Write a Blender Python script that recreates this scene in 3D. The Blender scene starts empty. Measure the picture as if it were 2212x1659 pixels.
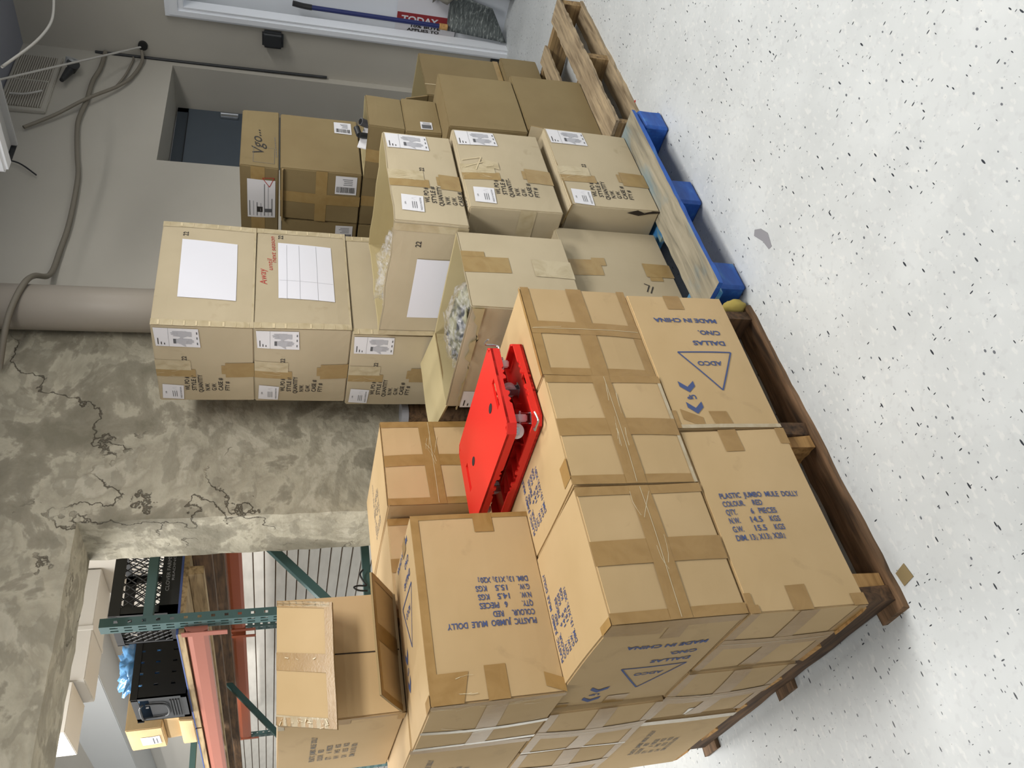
import bpy, bmesh, math, random
from mathutils import Vector, Matrix, noise
random.seed(7)
SC = bpy.context.scene
COL = SC.collection
R_ = math.radians

# ------------------------------------------------------------------ camera
# heights in this file are measured from the pallet decks; FLOOR is the floor
FLOOR = -0.14
CEIL = 2.86
cam_d = bpy.data.cameras.new('camera'); cam = bpy.data.objects.new('camera', cam_d); COL.objects.link(cam)
CR = Vector((0.76233411, -0.64713671, 0.00779609))
CD = Vector((-0.18091435, -0.22465409, -0.95749702))
CF = Vector((0.62138289, 0.72852221, -0.28833779))
m = Matrix((CD, CR, -CF)).transposed().to_4x4()
m.translation = Vector((-0.6184966, -1.52498692, 1.36918889 + 0.14))
cam.matrix_world = m
cam_d.sensor_width = 36.0
cam_d.lens = 1699.77 / 2212 * 36.0
cam_d.clip_start = 0.02
SC.camera = cam

# ------------------------------------------------------------------ light and exposure
SC.view_settings.view_transform = 'Standard'
SC.view_settings.look = 'None'
SC.view_settings.gamma = 1.0
SC.view_settings.use_curve_mapping = False
SC.view_settings.exposure = -0.06
w = bpy.data.worlds.new('world'); SC.world = w; w.use_nodes = True
w.node_tree.nodes['Background'].inputs[0].default_value = (0.93, 0.96, 1.0, 1)
w.node_tree.nodes['Background'].inputs[1].default_value = 0.56

def area(name, loc, size, power, rot=(0, 0, 0), col=(1, 0.97, 0.92)):
    l = bpy.data.lights.new(name, 'AREA'); l.shape = 'RECTANGLE'; l.size, l.size_y = size; l.energy = power; l.color = col
    o = bpy.data.objects.new(name, l); o.location = loc; o.rotation_euler = rot; COL.objects.link(o); return o
area('ceiling_area_light', (0.9, -0.95, CEIL - 0.1), (1.2, 0.5), 72)
area('ceiling_area_light', (-1.1, 0.1, CEIL - 0.1), (1.2, 0.5), 24)
area('ceiling_area_light', (3.2, -1.6, CEIL - 0.1), (1.2, 0.5), 74)
area('ceiling_area_light', (-1.6, -3.2, CEIL - 0.1), (1.2, 0.35), 30)
area('ceiling_area_light', (0.2, 3.6, 3.55), (0.5, 2.6), 150, col=(1, 0.98, 0.95))
area('ceiling_area_light', (-2.0, 4.6, 3.55), (0.5, 2.6), 330, col=(1, 0.98, 0.95))  # unseen store light, added to brighten the slat wall below the shelf

# ------------------------------------------------------------------ materials
def lin(h):
    r = []
    for i in (0, 2, 4):
        c = int(h[i:i + 2], 16) / 255
        r.append(c / 12.92 if c <= 0.04045 else ((c + 0.055) / 1.055) ** 2.4)
    return (*r, 1)

class NT:
    def __init__(s, name, color='888888', rough=0.7, metal=0.0, **kw):
        s.m = bpy.data.materials.new(name); s.m.use_nodes = True; s.t = s.m.node_tree
        s.b = s.t.nodes['Principled BSDF']
        s.b.inputs['Base Color'].default_value = lin(color) if isinstance(color, str) else color
        s.b.inputs['Roughness'].default_value = rough; s.b.inputs['Metallic'].default_value = metal
        for k, v in kw.items(): s.b.inputs[k.replace('_', ' ')].default_value = v
        s._c = None
    def n(s, typ, **kw):
        x = s.t.nodes.new(typ)
        for k, v in kw.items():
            if hasattr(x, k) and not k[0].isupper(): setattr(x, k, v)
            else: x.inputs[k].default_value = v
        return x
    def l(s, a, b): s.t.links.new(a, b)
    def coord(s, scale=(1, 1, 1), rot=(0, 0, 0)):
        c = s.n('ShaderNodeTexCoord'); mp = s.n('ShaderNodeMapping')
        mp.inputs['Scale'].default_value = scale; mp.inputs['Rotation'].default_value = rot
        s.l(c.outputs['Object'], mp.inputs['Vector']); return mp.outputs[0]
    def noise(s, scale=5, detail=4, vec=None, dist=0.0, rough=0.5):
        x = s.n('ShaderNodeTexNoise'); x.inputs['Scale'].default_value = scale; x.inputs['Detail'].default_value = detail
        x.inputs['Distortion'].default_value = dist; x.inputs['Roughness'].default_value = rough
        s.l(vec if vec else s.coord(), x.inputs['Vector']); return x.outputs['Fac']
    def ramp(s, fac, stops):
        r = s.n('ShaderNodeValToRGB'); e = r.color_ramp.elements
        while len(e) > 1: e.remove(e[-1])
        for i, (p, c) in enumerate(stops):
            x = e[0] if i == 0 else e.new(p)
            x.position = p; x.color = lin(c) if isinstance(c, str) else (c, c, c, 1)
        s.l(fac, r.inputs[0]); return r.outputs[0]
    def mix(s, fac, a, b, mode='MIX'):
        x = s.n('ShaderNodeMix', data_type='RGBA', blend_type=mode)
        for sock, v in ((x.inputs[0], fac), (x.inputs[6], a), (x.inputs[7], b)):
            if isinstance(v, bpy.types.NodeSocket): s.l(v, sock)
            elif isinstance(v, str): sock.default_value = lin(v)
            else: sock.default_value = v
        return x.outputs[2]
    def color(s, c): s.l(c, s.b.inputs['Base Color'])
    def bump(s, h, strength=0.3, dist=0.01):
        b = s.n('ShaderNodeBump'); b.inputs['Strength'].default_value = strength; b.inputs['Distance'].default_value = dist
        s.l(h, b.inputs['Height']); s.l(b.outputs[0], s.b.inputs['Normal'])

def card_mat(name, c1, c2, c3):
    t = NT(name, c1, 0.78)
    rnd = t.n('ShaderNodeObjectInfo').outputs['Random']
    n1 = t.noise(3.2, 3); n2 = t.noise(60, 2)
    c = t.ramp(n1, [(0.35, c2), (0.65, c1)])
    spot = t.ramp(t.noise(9, 4, dist=1.0), [(0.66, 0.0), (0.78, 0.45)])
    c = t.mix(spot, c, c3)
    var = t.n('ShaderNodeMapRange'); t.l(rnd, var.inputs[0]); var.inputs[3].default_value = 0.94; var.inputs[4].default_value = 1.05
    hs = t.n('ShaderNodeHueSaturation'); t.l(var.outputs[0], hs.inputs['Value']); t.l(c, hs.inputs['Color'])
    t.color(hs.outputs[0])
    wv = t.noise(8, 3, t.coord((1, 1, 14)))
    t.bump(t.mix(0.5, n2, wv), 0.10, 0.002)
    return t.m
M = {}
M['adco'] = card_mat('golden_cardboard', 'bda278', 'b59a6f', '9c845f')
M['tan'] = card_mat('tan_cardboard', 'b2a58a', 'aa9d82', '938468')
M['brown'] = card_mat('brown_cardboard', '82724f', '7a6947', '70603f')
M['inner'] = card_mat('raw_cardboard', 'b3a67f', 'a99b74', '8f8261')
def tape_mat(name, c1, c2, rough, hi=0.5):
    t = NT(name, c1, rough, Specular_IOR_Level=0.55)
    n1 = t.noise(14, 3, t.coord((1, 1, 1)), dist=1.5)
    c = t.ramp(n1, [(0.3, c2), (0.6, c1)])
    t.color(c)
    wr = t.noise(45, 3, t.coord((1, 2.5, 1)), dist=2.0)
    t.bump(wr, 0.16, 0.002)
    return t.m
M['tape'] = tape_mat('brown_tape', '9b7b49', '91713f', 0.34)
M['tape_tan'] = tape_mat('faded_tape', '9c8457', '93794c', 0.32)
M['tape_worn'] = tape_mat('worn_clear_tape', 'b9ac8e', 'a89a7a', 0.25)
M['tape_clear'] = tape_mat('clear_tape', 'b9ab90', 'a99878', 0.16)
M['crease_glint'] = NT('tape_crease_glint', 'c9ba98', 0.3, Specular_IOR_Level=0.6).m  # pale colour paints glints on creased tape; also used for torn scraps
M['gap'] = NT('dark_seam', '2a2118', 0.9).m
M['ink'] = NT('blue_ink', '40507c', 0.7).m
M['ink_black'] = NT('black_ink', '2b2826', 0.7).m
M['ink_faded'] = NT('faded_blue_ink', '6d6a66', 0.8).m
M['ink_red'] = NT('red_marker', 'a8322c', 0.7).m
M['ink_grey'] = NT('grey_print', 'a9aab0', 0.7).m
M['ink_mid'] = NT('dark_grey_print', '55565a', 0.7).m
M['paper'] = NT('white_paper', 'd9dae2', 0.6).m
t = NT('white_label', 'd6d6da', 0.55); M['label'] = t.m
M['foam_edge'] = NT('corrugated_edge', '8d7852', 0.9).m
M['black'] = NT('black_plastic', '17181a', 0.45).m
M['dark'] = NT('dark_rubber', '2a2c2f', 0.5).m
M['chrome'] = NT('zinc_metal', 'b9bcc0', 0.25, 0.9).m
M['white_wheel'] = NT('white_wheel_plastic', 'd8d4d6', 0.4).m
t = NT('red_plastic', 'd62a22', 0.42, Specular_IOR_Level=0.35); t.bump(t.noise(400, 2), 0.06, 0.001); M['red'] = t.m
M['hole'] = NT('dark_opening', '241a1a', 0.9).m
M['white_trim'] = NT('white_painted_wood', 'e4e8ee', 0.5).m
t = NT('white_door_paint', 'dfe5ee', 0.5); t.bump(t.noise(20, 2), 0.04, 0.003); M['white_door'] = t.m
M['blue_door'] = NT('slate_blue_paint', '475059', 0.5).m
M['red_sign'] = NT('red_sign_print', '8f2b30', 0.5).m
M['blue_handle'] = NT('navy_handle', '1d2860', 0.4).m
M['grey_pipe'] = NT('beige_pipe', 'a39b90', 0.5).m
M['cable'] = NT('beige_cable', '7c766a', 0.6).m
M['cable_white'] = NT('white_cable', 'b9b7b2', 0.5).m
M['grey_metal'] = NT('grey_painted_metal', 'b0b3b5', 0.4, 0.2).m
M['green'] = NT('green_rack_paint', '3d5b5b', 0.4).m
t = NT('orange_rack_paint', '95492c', 0.42); t.bump(t.noise(30, 3), 0.1, 0.003); M['orange'] = t.m
t = NT('copper_rack_paint', 'a6685a', 0.28, 0.25); t.bump(t.noise(12, 3), 0.1, 0.004); M['copper'] = t.m
M['duct'] = NT('white_duct', 'c9c6c0', 0.6).m
M['blue_edge'] = NT('blue_painted_edge', '3d4f86', 0.6).m
M['bag_blue'] = NT('blue_plastic_film', '6fa9dd', 0.2, Transmission_Weight=0.3).m
M['yellow'] = NT('yellow_foam', 'b9a659', 0.9).m
t = NT('gloves_olive', '5f5d48', 0.8); t.color(t.ramp(t.noise(9, 3, dist=1), [(0.38, '2c2f33'), (0.5, '6c6a52'), (0.62, '8b8970')])); M['gloves'] = t.m

# clear crinkled film
t = NT('clear_film', 'e0e0e4', 0.08, Specular_IOR_Level=0.9)
tr = t.n('ShaderNodeBsdfTransparent'); mx = t.n('ShaderNodeMixShader')
fr = t.ramp(t.noise(22, 4, dist=2.0), [(0.40, 0.03), (0.62, 0.30)])
t.l(fr, mx.inputs[0]); t.l(tr.outputs[0], mx.inputs[1]); t.l(t.b.outputs[0], mx.inputs[2])
t.l(mx.outputs[0], t.t.nodes['Material Output'].inputs['Surface'])
t.bump(t.noise(26, 3, dist=2.0), 0.8, 0.012); M['film'] = t.m

def wood_mat(name, c1, c2, c3, axis='X', rough=0.8):
    t = NT(name, c1, rough)
    sc = {'X': (1.2, 14, 14), 'Y': (14, 1.2, 14), 'Z': (14, 14, 1.2)}[axis]
    g = t.noise(4, 5, t.coord(sc), dist=0.6)
    c = t.ramp(g, [(0.3, c3), (0.5, c1), (0.7, c2)])
    d = t.ramp(t.noise(5, 4), [(0.45, 0.0), (0.75, 0.5)])
    t.color(t.mix(d, c, c3))
    t.bump(g, 0.35, 0.004); return t.m
M['wood_x'] = wood_mat('weathered_plank', '9c8b70', 'b09c7c', '6f5f49', 'X')
M['wood_y'] = wood_mat('weathered_stringer', '8f7650', 'a58a60', '5f4a32', 'Y')
M['wood_dark'] = wood_mat('dark_pallet_wood', '6a5138', '83654a', '3e2e20', 'X')
M['wood_darky'] = wood_mat('dark_stringer_wood', '5b442f', '745639', '35271b', 'Y')
M['wood_light'] = wood_mat('light_pallet_wood', 'b58c55', 'c69e66', '8d693c', 'X')
M['ply'] = wood_mat('plywood', '9b8562', 'ab9570', '6f5c40', 'Y')
# worn grey plank with blue paint on its edges
t = NT('worn_blue_plank', '9b917c', 0.8)
g = t.noise(4, 5, t.coord((1.2, 12, 12)), dist=0.6)
c = t.ramp(g, [(0.3, '6f6a5c'), (0.5, '8c8572'), (0.7, '9c9481')])
bl = t.ramp(t.noise(2.2, 4, t.coord((1.5, 3, 3))), [(0.54, 0.0), (0.66, 0.55)])
c = t.mix(bl, c, '5d7f8d')
t.color(c); t.bump(g, 0.3, 0.004); M['worn'] = t.m
t = NT('blue_pallet_paint', '1f55a4', 0.55)
n1 = t.noise(6, 5, t.coord((2, 6, 6)), dist=0.5)
t.color(t.ramp(n1, [(0.3, '1a4795'), (0.6, '2258ab'), (0.72, '3f74ae')])); t.bump(n1, 0.2, 0.003); M['blue'] = t.m
t = NT('worn_blue_paint', '3a6f96', 0.6)
t.color(t.ramp(t.noise(7, 5, t.coord((1.5, 6, 6))), [(0.35, '2b67a0'), (0.5, '3c77a0'), (0.66, '7d8d84')])); M['blue_worn'] = t.m

# floor: white chip tile
t = NT('speckled_white_floor', 'c9cbcc', 0.42, Specular_IOR_Level=0.35)
base = t.ramp(t.noise(5, 5), [(0.3, 'b9bdbe'), (0.7, 'c5c9ca')])
mot = t.ramp(t.noise(42, 3), [(0.56, 0.0), (0.66, 0.5)])
c = t.mix(mot, base, 'b4b7b9')
lt = t.ramp(t.noise(35, 3, t.coord((1, 1.7, 1), (0, 0, 0.7))), [(0.58, 0.0), (0.66, 0.45)])
c = t.mix(lt, c, 'd2d3d1')
def flecks(c, sc, rot, scale, thr, col, amt, cut=0.6):
    v = t.n('ShaderNodeTexVoronoi', feature='F1'); v.inputs['Scale'].default_value = scale
    t.l(t.coord(sc, (0, 0, rot)), v.inputs['Vector'])
    sep = t.n('ShaderNodeSeparateColor'); t.l(v.outputs['Color'], sep.inputs[0])
    mul = t.n('ShaderNodeMath', operation='MULTIPLY'); t.l(sep.outputs[0], mul.inputs[0]); mul.inputs[1].default_value = thr * 1.6
    pw = t.n('ShaderNodeMath', operation='LESS_THAN'); t.l(v.outputs['Distance'], pw.inputs[0]); 
    ms = t.n('ShaderNodeMath', operation='SUBTRACT'); t.l(mul.outputs[0], ms.inputs[0]); ms.inputs[1].default_value = thr * cut
    t.l(ms.outputs[0], pw.inputs[1])
    mm = t.n('ShaderNodeMath', operation='MULTIPLY'); t.l(pw.outputs[0], mm.inputs[0]); mm.inputs[1].default_value = amt
    return t.mix(mm.outputs[0], c, col)
c = flecks(c, (1, 3.4, 1), 0.9, 20, 0.19, '2b3038', 1.0, .70)
c = flecks(c, (3.0, 1, 1), 0.35, 26, 0.18, '34383f', 1.0, .70)
c = flecks(c, (1, 1.5, 1), -0.6, 34, 0.17, '50545c', 0.9, .62)
c = flecks(c, (1.6, 1, 1), 0.1, 60, 0.16, '8b9098', 0.6)
t.color(c); M['floor'] = t.m

# walls
t = NT('grey_painted_wall', 'b3afa6', 0.7)
t.color(t.ramp(t.noise(1.4, 4), [(0.3, 'afaba1'), (0.7, 'b7b3a9')])); t.bump(t.noise(9, 4), 0.08, 0.01); M['wall'] = t.m
t = NT('trowelled_plaster', '8d8574', 0.85)
big = t.noise(3.4, 6, dist=0.35, rough=0.6)
c = t.ramp(big, [(0.36, '7f7a69'), (0.46, '96907f'), (0.49, 'b5af9c'), (0.58, '9f9987'), (0.63, 'b9b3a1'), (0.75, 'a39d8b')])
sm = t.noise(11, 5, t.coord((1, 1, 1.6)), dist=0.15)
c = t.mix(t.ramp(sm, [(0.53, 0.0), (0.58, 0.5)]), c, '858070')
vo = t.n('ShaderNodeTexVoronoi', feature='DISTANCE_TO_EDGE'); vo.inputs['Scale'].default_value = 1.7
nz = t.n('ShaderNodeTexNoise'); nz.inputs['Scale'].default_value = 7; nz.inputs['Detail'].default_value = 6
t.l(t.coord(), nz.inputs['Vector'])
addv = t.n('ShaderNodeVectorMath', operation='SCALE'); t.l(nz.outputs['Color'], addv.inputs[0]); addv.inputs['Scale'].default_value = 0.55
av = t.n('ShaderNodeVectorMath', operation='ADD'); t.l(t.coord((1, 1, 0.9)), av.inputs[0]); t.l(addv.outputs[0], av.inputs[1])
t.l(av.outputs[0], vo.inputs['Vector'])
cr = t.ramp(vo.outputs['Distance'], [(0.0, 1.0), (0.006, 0.8), (0.012, 0.0)])
mk = t.ramp(t.noise(2.7, 3), [(0.50, 0.0), (0.56, 0.85)])
cm = t.n('ShaderNodeMath', operation='MULTIPLY'); t.l(cr, cm.inputs[0]); t.l(mk, cm.inputs[1])
t.color(t.mix(cm.outputs[0], c, '4c4538'))
hh = t.mix(cm.outputs[0], t.mix(0.5, big, sm), (0, 0, 0, 1))
t.bump(hh, 0.7, 0.03); M['plaster'] = t.m
M['ceil'] = NT('dark_ceiling', '8a8d98', 0.9).m
M['far_white'] = NT('white_far_room', 'd2cec6', 0.8).m
t = NT('white_slat_wall', 'd6d2ca', 0.6); t.color(t.ramp(t.noise(6, 3, t.coord((1, 1, 4))), [(0.3, 'cfcbc3'), (0.7, 'dad6ce')])); M['slat'] = t.m
M['slat_gap'] = NT('slat_groove', '76604a', 0.9).m

# ------------------------------------------------------------------ mesh helpers
def newobj(name, bm, mats, parent=None, smooth=False):
    me = bpy.data.meshes.new(name); bm.normal_update(); bm.to_mesh(me); bm.free()
    if not isinstance(mats, (list, tuple)): mats = [mats]
    for x in mats: me.materials.append(x)
    if smooth:
        for p in me.polygons: p.use_smooth = True
    o = bpy.data.objects.new(name, me); COL.objects.link(o)
    if parent: o.parent = parent
    return o
def empty(name, loc, rz=0):
    o = bpy.data.objects.new(name, None); COL.objects.link(o); o.location = loc; o.rotation_euler = (0, 0, rz); o.empty_display_size = 0.05
    return o
def tag(o, label, cat, group=None, kind=None):
    o['label'] = label; o['category'] = cat
    if group: o['group'] = group
    if kind: o['kind'] = kind
    return o
def struct(name, bm, mats, smooth=False):
    o = newobj(name, bm, mats, None, smooth); o['kind'] = 'structure'; return o
def box(bm, a, b, mi=0, bev=0.0, seg=2, mat=None):
    x0, y0, z0 = a; x1, y1, z1 = b
    r = bmesh.ops.create_cube(bm, size=1)
    vs = r['verts']
    T = Matrix.Translation(((x0 + x1) / 2, (y0 + y1) / 2, (z0 + z1) / 2)) @ Matrix.Diagonal((x1 - x0, y1 - y0, z1 - z0, 1))
    if mat: T = mat @ T
    bmesh.ops.transform(bm, matrix=T, verts=vs)
    fs = list({f for v in vs for f in v.link_faces})
    for f in fs: f.material_index = mi
    if bev:
        es = list({e for v in vs for e in v.link_edges})
        bmesh.ops.bevel(bm, geom=es, offset=bev, segments=seg, affect='EDGES', clamp_overlap=True, material=-1)
    return vs
def cyl(bm, p0, p1, r, n=16, r2=None, mi=0, cap=True):
    p0, p1 = Vector(p0), Vector(p1); d = p1 - p0
    T = Matrix.Translation((p0 + p1) / 2) @ d.to_track_quat('Z', 'Y').to_matrix().to_4x4()
    k = bmesh.ops.create_cone(bm, cap_ends=cap, segments=n, radius1=r, radius2=r if r2 is None else r2, depth=d.length, matrix=T)
    for f in {f for v in k['verts'] for f in v.link_faces}: f.material_index = mi
    return k['verts']
def tube(bm, pts, r, n=8, mi=0):
    pts = [Vector(p) for p in pts]
    # catmull-rom resample
    q = []
    for i in range(len(pts) - 1):
        a, b, c, d = pts[max(i - 1, 0)], pts[i], pts[i + 1], pts[min(i + 2, len(pts) - 1)]
        for k in range(6):
            s = k / 6
            q.append(0.5 * ((2 * b) + (c - a) * s + (2 * a - 5 * b + 4 * c - d) * s * s + (3 * b - a - 3 * c + d) * s ** 3))
    q.append(pts[-1]); rings = []
    up = Vector((0.13, 0.27, 0.95))
    for i, p in enumerate(q):
        t = (q[min(i + 1, len(q) - 1)] - q[max(i - 1, 0)]).normalized()
        s = t.cross(up); s = s.normalized() if s.length > 1e-4 else Vector((1, 0, 0)); u = s.cross(t)
        rings.append([bm.verts.new(p + r * (math.cos(2 * math.pi * k / n) * s + math.sin(2 * math.pi * k / n) * u)) for k in range(n)])
    for a, b in zip(rings, rings[1:]):
        for k in range(n):
            f = bm.faces.new((a[k], a[(k + 1) % n], b[(k + 1) % n], b[k])); f.material_index = mi
    for rr in (rings[0], rings[-1][::-1]):
        f = bm.faces.new(rr); f.material_index = mi
def quad(bm, ps, mi=0):
    f = bm.faces.new([bm.verts.new(p) for p in ps]); f.material_index = mi; return f
def extr(bm, poly, y0, y1, mi=0):
    """polygon in XZ pushed from y0 to y1"""
    a = [bm.verts.new((x, y0, z)) for x, z in poly]; b = [bm.verts.new((x, y1, z)) for x, z in poly]
    n = len(poly); fs = [bm.faces.new(a), bm.faces.new(b[::-1])]
    for i in range(n): fs.append(bm.faces.new((a[i], b[i], b[(i + 1) % n], a[(i + 1) % n])))
    for f in fs: f.material_index = mi
    bmesh.ops.recalc_face_normals(bm, faces=fs); return fs
def plank(bm, a, b, axis, mi=0, rag=0.004, n=14, seed=0, ragends=0.006, mat=None):
    """a board with worn, uneven edges"""
    rnd = random.Random(seed)
    a, b = Vector(a), Vector(b)
    i = 'XYZ'.index(axis); o = [k for k in range(3) if k != i]
    sec = [(a[o[0]], a[o[1]]), (b[o[0]], a[o[1]]), (b[o[0]], b[o[1]]), (a[o[0]], b[o[1]])]
    cc = ((a[o[0]] + b[o[0]]) / 2, (a[o[1]] + b[o[1]]) / 2)
    rings = []
    off = rnd.random() * 50
    for k in range(n + 1):
        s = a[i] + (b[i] - a[i]) * k / n
        ring = []
        for j, (p, q) in enumerate(sec):
            d = [0, 0, 0]
            jit = rag * (noise.noise(Vector((s * 5 + off, j * 3.1, 0))) * .9 + rnd.uniform(-0.6, 0.6))
            d[i] = s + (rnd.uniform(-ragends, ragends) if k in (0, n) else 0)
            d[o[0]] = p + jit * (1 if p > cc[0] else -1) * 0.8
            d[o[1]] = q + jit * 0.35 * (1 if q > cc[1] else -1)
            v = Vector(d)
            if mat: v = mat @ v
            ring.append(bm.verts.new(v))
        rings.append(ring)
    fs = []
    for r0, r1 in zip(rings, rings[1:]):
        for j in range(4): fs.append(bm.faces.new((r0[j], r0[(j + 1) % 4], r1[(j + 1) % 4], r1[j])))
    fs.append(bm.faces.new(rings[0][::-1])); fs.append(bm.faces.new(rings[-1]))
    for f in fs: f.material_index = mi
    bmesh.ops.recalc_face_normals(bm, faces=fs)

# lettering: outlines of the built-in font as flat polygons
_tc = {}
def text_poly(s, bold=0.012, shear=0.0, space=1.0):
    k = (s, bold, shear, space)
    if k in _tc: return _tc[k]
    cu = bpy.data.curves.new('lettering', 'FONT'); cu.body = s; cu.size = 1.0; cu.offset = bold; cu.shear = shear
    cu.space_character = space; cu.resolution_u = 3; cu.dimensions = '2D'; cu.fill_mode = 'FRONT'
    o = bpy.data.objects.new('lettering', cu)
    me = o.to_mesh()
    vs = [(v.co.x, v.co.y) for v in me.vertices]; fs = [tuple(p.vertices) for p in me.polygons]
    x0 = min(v[0] for v in vs); x1 = max(v[0] for v in vs)
    vs = [(x - x0, y) for x, y in vs]
    o.to_mesh_clear(); bpy.data.objects.remove(o); bpy.data.curves.remove(cu)
    _tc[k] = (vs, fs, x1 - x0); return _tc[k]
def text_shape(s, u, v, height, rot=0, width=None, mi=1, bold=0.012, shear=0.0, space=1.0):
    """height = capital height; (u, v) = start of baseline. returns list of (polys) in face coordinates"""
    vs, fs, L = text_poly(s, bold, shear, space)
    sy = height / 0.70; sx = sy if width is None else width / L
    c, sn = math.cos(R_(rot)), math.sin(R_(rot)); out = []
    P = [(u + x * sx * c - y * sy * sn, v + x * sx * sn + y * sy * c) for x, y in vs]
    return [(P, fs, mi)]
def poly_shape(pts, mi): return [(pts, [tuple(range(len(pts)))], mi)]
def rect_shape(u0, v0, u1, v1, mi): return poly_shape([(u0, v0), (u1, v0), (u1, v1), (u0, v1)], mi)
def line_shape(a, b, wd, mi):
    d = Vector((b[0] - a[0], b[1] - a[1])); n = Vector((-d.y, d.x)).normalized() * wd / 2
    N = max(1, int(d.length / .02)); P = []
    for k in range(N + 1): x, y = a[0] + d.x * k / N, a[1] + d.y * k / N; P += [(x - n.x, y - n.y), (x + n.x, y + n.y)]
    return [(P, [(2 * k, 2 * k + 2, 2 * k + 3, 2 * k + 1) for k in range(N)], mi)]
def xform(shapes, u, v, rot=0, sc=1.0):
    c, sn = math.cos(R_(rot)) * sc, math.sin(R_(rot)) * sc
    return [([(u + x * c - y * sn, v + x * sn + y * c) for x, y in P], fs, mi) for P, fs, mi in shapes]

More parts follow.
